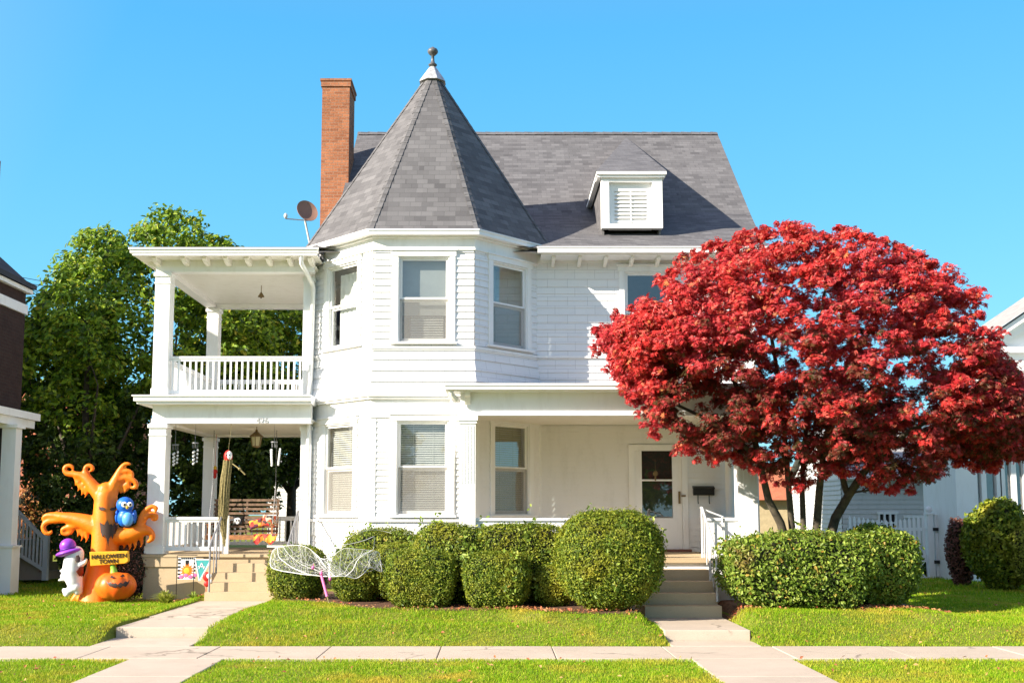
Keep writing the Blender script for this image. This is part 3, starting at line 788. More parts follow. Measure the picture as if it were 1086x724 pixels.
m.build('porch_roof', M['roofgrey'], H)
m = MB(); m.box(xgl, XE, YR-.44, YR-.33, zgt-.085, zgt+.008); m.box(xgl-.015, XE+.01, YR-.46, YR-.41, zgt-.02, zgt+.02)
m.box(xgl+.03, XE-.02, YR-.329, YR+.2, zgt-.10, zgt-.075); m.box(xgl+.001, xgl+.06, YR-.328, -.2, zgt-.085, zgt+.0)
m.build('gutter', M['trim'], H)
b = MB(); b.prism([(xL-.05,YR-.102,zgt-.101),(xL-.05,YR-.32,zgt-.101),(xL-.05,YR-.30,zgt-.17),(xL-.05,YR-.20,zgt-.20),(xL-.05,YR-.102,zgt-.32)], (.1,0,0)); b.build('eave_bracket', M['cream'], H)
b = MB(); b.tube([(xgl+.10,YR-.36,zgt-.07),(xgl+.11,YR-.34,zgt-.16),(xgl+.2,YR-.24,zgt-.24)], .045, 10); b.build('downspout', M['cream'], H)
m = MB(); m.box(x0b+.1, x1b-.1, YR+.10, YW-.05, zb+.12, zb+.15)
for i in range(28): 
    y = YR+.15+i*.11; m.box(x0b+.262, x1b-.29, y, y+.10, zb+.105, zb+.119)
m.build('porch_ceiling', M['cream'], H)
zk = zat(549, YR); sxl, sxr = 2.42, 3.66
m = MB(); m.box(xL+.14, sxl, YR-.07, YR+.07, ZR, zk-.05); m.box(xL+.14, sxl, YR-.10, YR+.10, zk-.048, zk); m.build('knee_wall', M['trim'], H)
m = MB(); m.box(sxr+.05, xc2-.16, YR-.07, YR+.07, ZR, zk-.05); m.box(sxr+.03, xc2-.16, YR-.10, YR+.10, zk-.048, zk)
m.box(xc2-.05, xc2+.05, YR+.17, YW-.05, ZR, zk-.05); m.box(xc2-.08, xc2+.08, YR+.17, YW-.05, zk-.048, zk); m.build('knee_wall', M['trim'], H)
m = MB(); m.box(x0b+.02, XE-.2, YR-.10, YW-.03, ZR-.07, ZR-.004); m.build('porch_floor', M['step'], H)
m = MB(); m.box(x0b+.05, XE-.25, YR-.03, YW-.03, -.2, ZR-.072); m.build('foundation', M['trim'], H)
m = MB(); m.lathe((xat(772,520,YW), YW-.22, ZR), [(.13,0),(.13,.1),(.105,.14),(.10,1.4),(.088,zb-ZR-.15),(.12,zb-ZR-.1),(.13,zb-ZR+.1)], 20); m.build('porch_column', M['trim'], H)
# right steps
st = MB(); nr = 5; zb0 = -.03; y0s = -3.40; trr = (YR-.1 - y0s)/(nr-1)
for i in range(nr-1):
    z = zb0 + (ZR-zb0)/nr*(i+1)
    st.box(sxl, sxr, y0s+trr*i, YR-.102, -.3 if i == 0 else z-(ZR-zb0)/nr+.001, z)
st.box(sxl, sxr, YR-.101, YR+.02, ZR-.002, ZR+.012)
st.build('porch_steps', M['step'], H)
for X in (sxr-.02,):
    a = Vector((X, YR-.02, ZR+.88)); b = Vector((X, y0s+.25, .98))
    iron_rail([a+Vector((0,.12,0)), a, b, b+Vector((0,-.05,-.1))], [(a+Vector((0,.05,.02)), (X,YR+.03,ZR)), (b, (X,y0s+.25,.2)), ((X,YR-.6,1.35),(X,YR-.6,.5))], .022,
              balus=[(a.lerp(b,t), (X, a.lerp(b,t).y, a.lerp(b,t).z-.75)) for t in (.15,.3,.6,.75)])
    iron_rail([(X, YR-.02, ZR+.86), (X+.35, YR-.10, ZR+.72)], [((X+.33,YR-.11,ZR+.72),(X+.33,YR-.11,ZR))], .016)
# --- door
dcx = (dx0+dx1)/2
m = MB(); fm.box(m, ux(dx0)-.14, ux(dx0)-.021, -.02, .05, ZF-.0, dz1+.12); fm.box(m, ux(dx1)+.021, ux(dx1)+.14, -.02, .05, ZF, dz1+.12)
fm.box(m, ux(dx0)-.02, ux(dx1)+.02, -.02, .05, dz1, dz1+.12); m.build('door_frame', M['trim'], H)
m = MB(); q0, q1 = ux(dx0)-.018, ux(dx1)+.018; st_ = .15
gl0, gl1 = zat(549, YW), zat(471, YW); gm = zat(509, YW)
fm.box(m, q0, q0+st_, -.03, .02, ZR+.04, dz1-.003); fm.box(m, q1-st_-.04, q1, -.03, .02, ZR+.04, dz1-.003)
fm.box(m, q0+st_, q1-st_-.04, -.03, .02, ZR+.04, gl0); fm.box(m, q0+st_, q1-st_-.04, -.03, .02, gl1, dz1-.003); fm.box(m, q0+st_, q1-st_-.04, -.03, .02, gm-.018, gm+.018)
door = m.build('door', M['trim'], H)
m = MB()
for a, b in ((gl0, gm-.018), (gm+.018, gl1)): m.quad(fm.pt(q0+st_,-.01,a), fm.pt(q1-st_-.04,-.01,a), fm.pt(q1-st_-.04,-.01,b), fm.pt(q0+st_,-.01,b))
m.build('door_glass', M['glass'], door)
m = MB(); fm.box(m, q0, q1, -.12, -.09, ZR, dz1); m.build('inner_door', M['dark'], door)
m = MB(); fm.box(m, q1-.075, q1-.035, .021, .05, 1.83, 2.08); m.tube([fm.pt(q1-.02,.06,1.99), fm.pt(q1+.07,.06,1.99)], .02, 8); m.build('handle', M['bronze'], door)
m = MB(); fm.box(m, q0-.22, q1+.16, .0, .16, ZR-.002, ZR+.05); m.build('door_sill', M['brown'], H)
# --- downspouts
m = MB(); x = xat(322, 300, yg+.1)
m.tube([(x-.05,yg+.05,zg2-.10),(x-.05,yg+.08,zg2-.28),(x+.05,YP-.0+.3,zg2-.55),(x+.07,1.12,zg2-.62),(x+.03,1.13,4.4),(x-.02,1.12,3.95),(x+.02,1.12,3.6),(x+.02,1.12,.3)], .045, 10)
m.build('downspout', M['trim'], H)
# house number
def text_obj(name, s, size, mat, origin, xdir, zdir, parent, ext=.004, align='CENTER', bold=0):
    cu = bpy.data.curves.new(name, 'FONT'); cu.body = s; cu.size = size; cu.extrude = ext; cu.align_x = align; cu.offset = bold
    t = bpy.data.objects.new(name+'_tmp', cu); COL.objects.link(t)
    dg = bpy.context.evaluated_depsgraph_get(); me = bpy.data.meshes.new_from_object(t.evaluated_get(dg)); bpy.data.objects.remove(t)
    xdir = Vector(xdir).normalized(); zdir = Vector(zdir).normalized(); nd = xdir.cross(zdir)
    o3 = Vector(origin) - (wloc(parent) if parent else Vector())
    for v in me.vertices: v.co = o3 + xdir*v.co.x + zdir*v.co.y + nd*v.co.z
    me.name = name; me.materials.clear(); me.materials.append(mat)
    o = bpy.data.objects.new(name, me); COL.objects.link(o); o.parent = parent; return o
M['numgrey'] = plain('grey_number_paint', (.40,.40,.42))
p = at(278, 450, YP+.03); text_obj('house_number', '426', .17, M['numgrey'], (p.x, YP+.032, zbl+.0), (1,0,0), (0,0,1), H)
# ------------------------------------------------------------------ ground
def sstep(a, b, x): t = np.clip((x-a)/(b-a), 0, 1); return t*t*(3-2*t)
def gz(x, y):
    x = np.asarray(x, dtype=float); y = np.asarray(y, dtype=float)
    z = -.205 + .205*sstep(-5.85, -4.7, y)
    z = z + .13*sstep(-4.5-.5*sstep(0,.8,x),-3.7-.6*sstep(0,.8,x),y)*(1-sstep(-1.5,-.5,y)*0)*sstep(-4.3,-3.6,x)*(1-sstep(6.6,7.6,x))
    wr = sstep(2.15,2.4,x)*(1-sstep(3.7,3.95,x)); z = z*(1-wr) + np.minimum(z, -.06)*wr
    z = z + .012*np.sin(x*1.3+.5)*np.sin(y*1.7) + .008*np.sin(x*3.1)*np.sin(y*2.7+1)
    z = z - .09*(1-sstep(-6.1,-5.7,x))*sstep(-4.9,-3.5,y)
    near = (y < -5.8)
    return np.where(near, -.205 + .006*np.sin(x*2.1)*np.sin(y*3), z)
def bedy(x): return -2.35 - 1.42*sstep(-3.3,-1.9,x) - .55*sstep(.3,.9,x)*(1-sstep(2.2,2.9,x)) + .07*np.sin(x*2.3)
nx, ny = 260, 240
gx = np.concatenate([np.linspace(-14,14,nx), [40,400]]); gx = np.concatenate([[-400,-40], gx])
gy = np.concatenate([[-300,-40], np.linspace(-10.6, 16, ny), [60, 600]])
X, Y = np.meshgrid(gx, gy); Zg = gz(X, Y)
Zg = np.where((Y < -10.5), -.25, Zg)
# tuck the lawn under paved areas and the house
pav = ((X > -5.62)&(X < -4.18)&(Y > -5.9)&(Y < 0)) | ((Y > -7.15)&(Y < -5.83))
pav |= ((X > 2.45)&(X < 3.72)&(Y > -6)&(Y < -2)) | ((X > -4.62)&(X < -3.42)&(Y < -7)) | ((X > 2.5)&(X < 3.77)&(Y < -7))
Zl = np.where(pav & (np.abs(X) < 14), np.minimum(Zg, -.26), Zg)
n0, n1 = X.shape; idx = np.arange(n0*n1).reshape(n0, n1)
Fq = np.stack([idx[:-1,:-1], idx[:-1,1:], idx[1:,1:], idx[1:,:-1]], -1).reshape(-1,4)
lawn = fastmesh('lawn', np.stack([X, Y, Zl], -1).reshape(-1,3), Fq, M['lawn'], smooth=True); tag(lawn, kind='structure')
def slab(m, x0, x1, y0, y1, zt_, th=.12):
    m.box(x0+.006, x1-.006, y0+.006, y1-.006, zt_-th, zt_)
m = MB(); x = -40.0
sx_ = [-12.9+i*1.52 for i in range(-14, 32)]
for a, b in zip(sx_, sx_[1:]): slab(m, a, b, -7.1, -5.86, -.188 + random.uniform(-.003,.003))
o = m.build('sidewalk', M['conc'], bevel=.008); tag(o, kind='structure')
m = MB(); slab(m, -5.6, -4.2, -4.88, -3.35, -.035, .3); slab(m, -5.6, -4.2, -3.35, -1.83, -.022, .3); slab(m, -5.6, -4.15, -1.83, -.325, -.02, .3)
slab(m, -5.62, -4.22, -5.855, -4.885, -.186); slab(m, -4.62, -3.42, -8.6, -7.105, -.188); slab(m, -4.62, -3.42, -10.4, -8.6, -.19)
o = m.build('front_path', M['conc'], bevel=.012); tag(o, kind='structure')
m = MB(); slab(m, 2.43, 3.68, -5.28, -3.405, -.033, .3); slab(m, 2.45, 3.7, -5.855, -5.285, -.186); slab(m, 2.48, 3.76, -8.6, -7.105, -.188); slab(m, 2.48, 3.76, -10.4, -8.6, -.19)
o = m.build('side_path', M['conc'], bevel=.012); tag(o, kind='structure')
m = MB(); m.box(-200,200,-24,-10.75,-.40,-.345); tag(m.build('road', M['asphalt']), kind='structure')
m = MB(); m.box(-200,200,-10.745,-10.55,-.42,-.215); tag(m.build('kerb', M['conc']), kind='structure')
# mulch bed
gx2 = np.linspace(-4.1, 7.3, 160); gy2 = np.linspace(-4.02, -.0, 60); X2, Y2 = np.meshgrid(gx2, gy2)
Y2 = (1-np.linspace(0,1,60)[:,None])*(bedy(X2)-.05)
Z2 = gz(X2, Y2)+.006
i2 = np.arange(X2.size).reshape(X2.shape); F2 = np.stack([i2[:-1,:-1], i2[:-1,1:], i2[1:,1:], i2[1:,:-1]], -1)
cxq = (X2[:-1,:-1]+X2[1:,1:])/2; keep = ~((cxq > 2.38)&(cxq < 3.74)) & ~((cxq < -3.75)&((Y2[:-1,:-1]) < -99))
o = fastmesh('mulch_bed', np.stack([X2,Y2,Z2],-1).reshape(-1,3), F2[keep].reshape(-1,4), M['mulch'], smooth=True); tag(o, kind='structure')

# ------------------------------------------------------------------ grass
def grassable(x, y):
    ok = ~((y > -7.13)&(y < -5.80))
    ok &= ~((x > -5.60)&(x < -4.20)&(y > -5.9)&(y < 0))
    ok &= ~((x > 2.44)&(x < 3.68)&(y > -6)&(y < -1.9))
    ok &= ~((x > -4.61)&(x < -3.43)&(y < -7)); ok &= ~((x > 2.49)&(x < 3.75)&(y < -7))
    ok &= ~((x > -4.0)&(x < 7.2)&(y > bedy(x)))
    ok &= ~((x > -7.3)&(x < 5.8)&(y > -.35)&((y>.7)|(x>-5.7)))
    ok &= (y > -10.5)
    return ok
BL = (np.array([(-.5,0,0),(.5,0,0),(.35,.45,.06),(0,1,.22),(-.35,.45,.06)]), None)
def grass(name, x0, x1, y0, y1, dens, h, wd):
    n = int((x1-x0)*(y1-y0)*dens); x = rng.uniform(x0,x1,n); y = rng.uniform(y0,y1,n)
    k = grassable(x, y) & (np.abs(x+.0) < (y+21)*.50+.5); x = x[k]; y = y[k]
    q = .5+.5*np.sin(x*2.3+np.sin(y*1.9)*2)*np.sin(y*2.9+np.cos(x*1.3)*2)
    k = rng.uniform(size=len(x)) < (.78+.22*q); x = x[k]; y = y[k]; q = q[k]; n = len(x)
    z = gz(x, y)-.004; H_ = h*(.6+.5*q)*rng.uniform(.5,1.25,n); a = rng.uniform(0,2*np.pi,n); W_ = wd*rng.uniform(.6,1.3,n)
    ln = rng.uniform(.1,.9,n); la = rng.uniform(0,2*np.pi,n)
    ca, sa = np.cos(a), np.sin(a); P = np.stack([x,y,z],1)
    T = np.stack([ca,sa,np.zeros(n)],1)*W_[:,None]/2; Lx = np.stack([np.cos(la),np.sin(la),np.zeros(n)],1)*(H_*ln)[:,None]
    Up = np.stack([np.zeros(n),np.zeros(n),H_],1)
    V = np.stack([P-T, P+T, P+T*.7+Up*.55+Lx*.3, P+Up*.95+Lx, P-T*.7+Up*.55+Lx*.3], 1).reshape(-1,3)
    b = (np.arange(n)*5)[:,None]; F_ = np.concatenate([b+np.array([[0,1,2,4]])],0)
    tri = b+np.array([[4,2,3,3]])
    # second face as triangle: use separate arrays
    me_f = b+np.array([[0,1,2]]); f2 = b+np.array([[0,2,4]]); f3 = b+np.array([[4,2,3]])
    F_ = np.concatenate([me_f,f2,f3],0)
    o = fastmesh(name, V, F_, M['grass']); tag(o, 'short green and straw yellow lawn grass in front of the house', 'grass', kind='stuff'); return o
grass('grass', -8.5, 8.5, -10.4, -7.1, 3400, .045, .0075)
grass('grass', -10, 12, -5.82, -3.0, 2600, .055, .009)
grass('grass', -12, 13, -3.0, .8, 2000, .06, .012)
grass('grass', 5.8, 15, .8, 8, 500, .08, .02)
grass('grass', -15, -7, .8, 8, 400, .08, .02)
for o in [o for o in scene.objects if o.name.startswith('grass.')]:
    o['label'] = {'grass.001': 'sunlit lawn grass between the sidewalk and the shrub beds', 'grass.002': 'lawn grass near the house and under the hedges',
                  'grass.003': 'shaded lawn grass in front of the picket fence', 'grass.004': 'lawn grass beside the neighbouring porch on the left'}.get(o.name, o['label'])
scene.objects['grass']['label'] = 'grass on the verge between the sidewalk and the street'
# fallen leaves
n = 900; x = rng.uniform(-9,9.5,n); y = rng.uniform(-10.2,1,n); k = grassable(x,y); x=x[k]; y=y[k]
P = [np.stack([x,y,gz(x,y)+.05],1)]
n = 2600; x = rng.uniform(-3.9,7.2,n); y = bedy(x)+.12+rng.normal(0,.13,n); k = ~((x>2.4)&(x<3.7)); x=x[k]; y=y[k]
k = rng.uniform(size=len(x)) < np.clip(.15+.85*((x>-.6))*(.5+.5*np.sin(x*2.2)), 0, 1); x=x[k]; y=y[k]
P.append(np.stack([x,y,gz(x,y)+rng.uniform(.01,.05,len(x))],1))
n = 260; x = rng.uniform(-7.4,-5.7,n); y = rng.normal(.3,.14,n); P.append(np.stack([x,y,gz(x,y)+rng.uniform(.0,.06,n)],1))
P = np.concatenate(P); Nn = rng.normal(size=P.shape)*.45+np.array([0,-.2,1])
o = leaves('fallen_leaves', P, Nn, rng.uniform(.03,.07,len(P)), M['litter']); tag(o, 'dry brown and red leaves fallen along the shrub bed and over the lawn', 'fallen leaves', kind='stuff')
PLANT_XY = []
# ------------------------------------------------------------------ clipped bushes
def lump(D, s, ph, f=3.0):
    return s*(np.sin(D[:,0]*f+ph)*np.sin(D[:,1]*f*1.1+ph*2)+.6*np.sin(D[:,2]*f*1.7+ph*3)*np.sin(D[:,0]*f*1.9+ph)+.4*np.sin(D[:,1]*f*3.1+ph)*np.sin(D[:,2]*f*2.7))
def bush(name, x0, x1, z0, z1, Yc, hd, p, mat, label, cat, group, n, size, sh=.10, lum=.05, top=.3, shape=OVAL, tuft=0, ph=None, wild=.6):
    ph = random.uniform(0,9) if ph is None else ph
    c = np.array([(x0+x1)/2, Yc, (z0+z1)/2]); h = np.array([(x1-x0)/2, hd, (z1-z0)/2])
    root = empty(name, (c[0], c[1], z0), label, cat, group)
    def surf(D, k):
        r = 1/np.power(np.sum(np.abs(D)**p, axis=1), 1/p); r = r*(1+lump(D, lum, ph)+lump(D, .016, ph*2, 8.0)); 
        Q = D*r[:,None]*k
        taper = np.where(Q[:,2] < 0, 1+.16*Q[:,2], 1.0); Q[:,0] *= taper; Q[:,1] *= taper
        return c + Q*h
    n = int(n*1.45); size = size*.86; D = unit(rng.normal(size=(n,3)))
    hol = np.clip(lump(D, 1.0, ph+1, 5.0)-.55, 0, 1)*.10; kk = 1 - hol - np.abs(rng.normal(0, sh, n)); kk = np.where(rng.uniform(size=n) < .05, 1+np.abs(rng.normal(0,.03,n)), kk)
    P = surf(D, kk[:,None]); P[:,2] = np.maximum(P[:,2], z0+.01)
    nr = unit(D*np.abs(D)**(p-2 if p > 2 else 0)/h); Nn = nr*1.0 + rng.normal(size=P.shape)*wild + np.array([0,0,top])
    leaves('foliage', P, Nn, size*rng.uniform(.6,1.35,n), M[mat], root, shape)
    # dark solid core added to close see-through gaps between the leaves
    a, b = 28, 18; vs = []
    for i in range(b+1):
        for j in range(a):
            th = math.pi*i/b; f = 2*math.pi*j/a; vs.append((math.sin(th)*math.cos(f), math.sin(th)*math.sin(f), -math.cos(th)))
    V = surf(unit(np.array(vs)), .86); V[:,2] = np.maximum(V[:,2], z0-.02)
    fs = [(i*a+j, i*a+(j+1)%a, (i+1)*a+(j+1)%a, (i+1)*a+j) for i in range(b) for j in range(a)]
    fastmesh('inner_core', V, np.array(fs), M['core'], root, True)
    if tuft:
        Pt = []; 
        for i in range(tuft):
            D1 = unit(rng.normal(size=(1,3))*np.array([1,.6,.8])+np.array([0,-.6,.2])); q = surf(D1, 1.0)[0]
            m_ = random.randint(8, 22); Pt.append(q + rng.normal(size=(m_,3))*np.array([.06,.03,.09]))
        Pt = np.concatenate(Pt); tag(leaves('vine_leaves', Pt, rng.normal(size=Pt.shape)*.6+np.array([0,-.8,.3]), rng.uniform(.05,.09,len(Pt)), M['hedge'], root, OVAL), kind='stuff')
    return root
def bpx(name, px0, px1, pyt, Yc, hd, *a, zb=None, **k):
    Yf = Yc - hd*.3
    x0 = xat(px0, 600, Yc); x1 = xat(px1, 600, Yc); z0 = float(gz((x0+x1)/2, Yc))-.02 if zb is None else zb; z1 = zat(pyt, Yc)
    return bush(name, x0, x1, z0, z1, Yc, hd, *a, **k)
G1 = 'clipped shrubs along the front of the house'
bpx('clipped_bush', 589, 703, 540, -3.75, .74, 2.7, 'yew', 'largest round clipped green bush, left of the right-hand steps', 'bush', G1, 42000, .042, lum=.02, tuft=14)
bpx('clipped_bush', 410, 484, 583, -3.3, .42, 4.5, 'yew', 'low boxy clipped bush right of the cobweb, in front of the turret', 'bush', G1, 20000, .040, lum=.02, tuft=3)
bpx('clipped_bush', 491, 562, 585, -3.4, .42, 4.5, 'yew', 'low boxy clipped bush with vine shoots in front of the porch column', 'bush', G1, 20000, .040, lum=.02, tuft=9)
bpx('clipped_bush', 567, 608, 598, -3.15, .40, 3.5, 'yew', 'smallest clipped bush, tucked against the large round bush', 'bush', G1, 9000, .040, lum=.03, tuft=10)
bpx('clipped_bush', 498, 606, 555, -2.55, .42, 4.0, 'yew', 'tall flat-topped bush behind, under the porch knee wall', 'bush', G1, 20000, .045, lum=.02, tuft=6)
bpx('clipped_bush', 436, 518, 555, -2.55, .42, 3.2, 'yew', 'dense rounded bush rising under the middle of the turret front window', 'bush', G1, 17000, .045, lum=.04, tuft=16)
bpx('clipped_bush', 362, 446, 560, -1.0, .55, 3.0, 'yew', 'loose bush against the turret base behind the cobweb', 'bush', G1, 15000, .045, lum=.05, tuft=12)
bpx('clipped_bush', 396, 470, 575, -2.1, .50, 3.5, 'yew', 'bush in the second row between the cobweb and the turret', 'bush', G1, 14000, .042, lum=.03, tuft=5)
bpx('clipped_bush', 353, 409, 581, -2.0, .55, 3.2, 'yew', 'clipped bush under the right half of the cobweb', 'bush', G1, 15000, .042, lum=.03, tuft=9)
bpx('clipped_bush', 286, 346, 578, -1.5, .62, 3.2, 'yew', 'clipped bush under the left half of the cobweb, beside the left steps', 'bush', G1, 15000, .042, lum=.03, tuft=3, zb=-.0)
G2 = 'leafy hedge right of the steps'
bpx('leafy_hedge', 763, 926, 565, -3.45, .62, 4.0, 'hedge', 'bright leafy box-shaped hedge in front of the red maple', 'hedge', None, 15000, .075, sh=.15, lum=.06, wild=.9, tuft=26)
bpx('leafy_hedge', 888, 970, 558, -3.05, .62, 3.2, 'hedge', 'looser rounded shrub at the right end of the hedge under the maple', 'shrub', None, 11000, .075, sh=.14, lum=.06, wild=.9, tuft=0)
# right-hand shrubs
bpx('feathery_shrub', 1030, 1092, 530, 2.4, .9, 2.2, 'yew', 'dark feathery evergreen shrub at the right end of the picket fence', 'shrub', None, 15000, .11, sh=.2, lum=.10, wild=1.0, shape=DIAM)
bpx('feathery_shrub', 1006, 1034, 549, 3.6, .35, 2.2, 'twig', 'small dark reddish shrub between the fence and the evergreen', 'shrub', None, 3000, .09, sh=.2, lum=.10, wild=1.0)
bpx('feathery_shrub', 1075, 1130, 545, 1.4, .7, 2.2, 'yellowleaf', 'yellow-green shrub cut off by the right edge of the photo', 'shrub', None, 9000, .07, sh=.2, lum=.08, wild=.9)
# left bed
bpx('bare_shrub', 118, 160, 572, .9, .45, 2.2, 'twig', 'brown autumn shrub behind the orange inflatable, beside the porch', 'shrub', None, 5200, .05, sh=.25, lum=.10, wild=1.0)
def tuft(px, py, Y, r, h, n, mat, label, lw=.012):
    c = at(px, py, Y); c.z = float(gz(c.x, Y)); V = []; F_ = []
    for i in range(n):
        a = random.uniform(0, 6.28); l = random.uniform(.3, 1); hh = h*random.uniform(.6,1.1)*(1.1-.5*l); t = Vector((math.cos(a), math.sin(a), 0)); s = Vector((-t.y, t.x, 0))*lw
        b = len(V); p0 = c+t*.03; p1 = c+t*r*l*.5+Vector((0,0,hh*.8)); p2 = c+t*r*l+Vector((0,0,hh*.75))
        V += [p0-s, p0+s, p1-s, p1+s, p2]; F_ += [(b,b+1,b+3,b+2), (b+2,b+3,b+4,b+4)]
    mb = MB(); mb.add(V, [f if len(set(f)) == 4 else f[:3] for f in F_]); o = mb.build('grassy_plant', M[mat]); tag(o, label, 'plant')
tuft(176, 632, -.25, .42, .34, 150, 'yellowleaf', 'clump of pointed green leaves in front of the left porch base')
tuft(205, 634, .1, .2, .2, 50, 'hedge', 'small green plant below the small flags by the left steps')
m = MB(); p = at(301, 634, -.9); m.ball((p.x,-.9,float(gz(p.x,-.9))+.05), .11,.09,.08); tag(m.build('rock', M['rock']), 'pale rounded rock at the foot of the left steps', 'rock')

# ------------------------------------------------------------------ trees
def envelope(top, bot, Yc, hd, n, bias=.55, xc=None, jag=0):
    tx, ty = zip(*top); bx_, by = zip(*bot); lo, hi = tx[0], tx[-1]; out = []
    xm = (lo+hi)/2 if xc is None else xc
    while len(out) < n:
        px = rng.uniform(lo, hi); a = np.interp(px, tx, ty); b = np.interp(px, bx_, by)
        if jag: a += jag*(abs(math.sin(px/13+1)+.7*math.sin(px/5.3)) ); b -= jag*.8*abs(math.sin(px/10)+.6*math.sin(px/4.7+2))
        if b < a+2: continue
        py = rng.uniform(a, b)
        u = (px-xm)/((hi-lo)/2); v = (py-(a+b)/2)/max((b-a)/2, 1)
        s = max(0, 1-u*u*.9)*max(0, 1-v*v*.85); dmax = hd*math.sqrt(s)
        t = rng.uniform(-1, 1); t = math.copysign(abs(t)**.55, t)
        if rng.uniform() > .35+.65*max(abs(u), abs(v), abs(t)): continue
        P = at(px, py, Yc); out.append((P.x, Yc+dmax*t, P.z, u, v, t))
    return np.array(out)
def clump_leaves(C, R, flat, per, rs):
    n = len(C)*per; idx = np.repeat(np.arange(len(C)), per)
    D = rng.normal(size=(n,3)); D = D/np.maximum(np.linalg.norm(D,axis=1,keepdims=True),1e-6)*np.power(rng.uniform(size=(n,1)),.45)
    P = C[idx] + D*np.array([R,R,R*flat])*rs[idx][:,None]
    # clumps droop outwards
    P[:,2] -= .25*np.sum((P[:,:2]-C[idx][:,:2])**2, axis=1)/R
    return P, D, idx
def limbs(root, base, stems, targets, mat, r0, name='trunk'):
    m = MB(); nodes = []
    for pts, ra, rb in stems:
        pts = [Vector(p) for p in pts]; n = 9; out = []
        for i in range(n+1):
            t = i/n*(len(pts)-1); k = min(int(t), len(pts)-2); f = t-k
            p0 = pts[max(k-1,0)]; p1 = pts[k]; p2 = pts[k+1]; p3 = pts[min(k+2,len(pts)-1)]
            out.append(.5*((2*p1)+(p2-p0)*f+(2*p0-5*p1+4*p2-p3)*f*f+(3*p1-p0-3*p2+p3)*f**3))
        rr = [ra+(rb-ra)*(i/n) for i in range(n+1)]; m.tube(out, rr, 10)
        for i in range(3, n+1): nodes.append((out[i], rr[i]))
    tg = sorted(targets, key=lambda c: (Vector(c)-Vector(base)).length)
    for c in tg:
        c = Vector(c); best = min(nodes, key=lambda q: (q[0]-c).length + (0.6 if q[0].z > c.z else 0))
        p = best[0]; mid = p.lerp(c, .5)+Vector((random.uniform(-.1,.1), random.uniform(-.1,.1), random.uniform(-.02,.16)))*min(1,(c-p).length)
        r = min(best[1]*.62, .012+.022*(c-p).length); m.tube([p, p.lerp(mid,.5)+Vector((0,0,.02)), mid, mid.lerp(c,.5), c], [r, r*.85, r*.7, r*.5, r*.3], 5, False)
        nodes.append((mid, r*.7)); nodes.append((c, r*.35))
    return m.build(name, M[mat], root)
# red maple
MY = -3.3
top = [(637,356),(648,346),(662,338),(678,322),(694,310),(712,296),(728,280),(744,270),(764,262),(784,257),(804,252),(826,246),(840,243),(856,256),(874,258),(890,249),(904,252),(920,260),(940,262),(956,272),(970,280),(986,290),(1000,304),(1012,320),(1022,336),(1030,356),(1038,378),(1048,398),(1060,414),(1072,430),(1084,444)]
bot = [(637,362),(645,378),(656,398),(672,420),(688,442),(704,462),(722,474),(742,482),(764,486),(782,478),(802,498),(826,512),(850,514),(876,502),(900,496),(918,510),(934,518),(950,514),(964,518),(978,502),(996,490),(1020,490),(1040,496),(1060,492),(1074,482),(1084,462)]
maple = empty('red_maple', (5.2, -2.65, .1), 'red Japanese maple with a broad spreading crown over the right side of the porch', 'tree')
C = envelope(top, bot, MY, 2.4, 3150, jag=12)
hit = (C[:,0] < 5.9)&(C[:,1] > -2.75)&(C[:,2] < 4.75)
C[hit,1] = rng.uniform(-4.2,-2.85, hit.sum()); hit = (C[:,0] < 6.3)&(C[:,1] > .55); C[hit,1] = .5
cc = C[:,:3]; rs = rng.uniform(.6,1.5,len(cc))
gapn = np.sin(cc[:,0]*2.1+1)*np.sin(cc[:,2]*2.6+cc[:,1])+.5*np.sin(cc[:,0]*4.3)*np.sin(cc[:,2]*5.1)
gapn += .35*np.sin(cc[:,0]*9+cc[:,2]*3)*np.sin(cc[:,2]*8.3-cc[:,1]*3); kk = (gapn > -.58) | (np.abs(C[:,3]) > .8); 
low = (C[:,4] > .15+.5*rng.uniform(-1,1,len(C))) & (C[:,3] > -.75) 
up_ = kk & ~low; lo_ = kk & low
def maple_part(nm, sel, mat, per, R=.15):
    P, D, ix = clump_leaves(cc[sel], R, .6, per, rs[sel])
    k = ~((P[:,0] < 5.45)&(P[:,1] > -2.5)&(P[:,2] < 4.5)); P = P[k]; D = D[k]; ix = ix[k]
    Nn = np.array([0,0,.7])+D*np.array([.8,.8,.5])+rng.normal(size=P.shape)*.45+np.array([-.25,-.35,0])
    leaves(nm, P, Nn, rng.uniform(.05,.105,len(P)), M[mat], maple, MAPLE)
maple_part('crown', up_, 'maple', 50)
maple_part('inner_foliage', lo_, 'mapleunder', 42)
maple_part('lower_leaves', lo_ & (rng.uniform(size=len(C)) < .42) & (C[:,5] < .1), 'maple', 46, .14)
tips = []
for _ in range(240):
    if random.random() < .62: px = random.uniform(632,1086); py = np.interp(px, *zip(*top)); dx, dy = (px-860)/260, -1
    else: px = random.uniform(632,1086); py = np.interp(px, *zip(*bot)); dx, dy = (px-860)/200, .5
    k = random.uniform(-3, 9); q = at(px+dx*k, py+dy*k, MY+random.uniform(-.8,.8)*(1-((px-860)/230)**2 if abs(px-860) < 230 else 0)); tips.append(tuple(q))
tips = np.array(tips); tr_s = rng.uniform(.35,.85,len(tips))
P, D, ix = clump_leaves(tips, .15, .8, 26, tr_s)
leaves('sprigs', P, np.array([0,0,.6])+D+rng.normal(size=P.shape)*.4, rng.uniform(.05,.10,len(P)), M['maple'], maple, MAPLE)
scene.objects['sprigs']['kind'] = 'stuff'
by = -2.65
def S(*q): return [tuple(at(px, py, yy)) for px, py, yy in q]
bz = tuple(Vector((5.22, by, .05)))
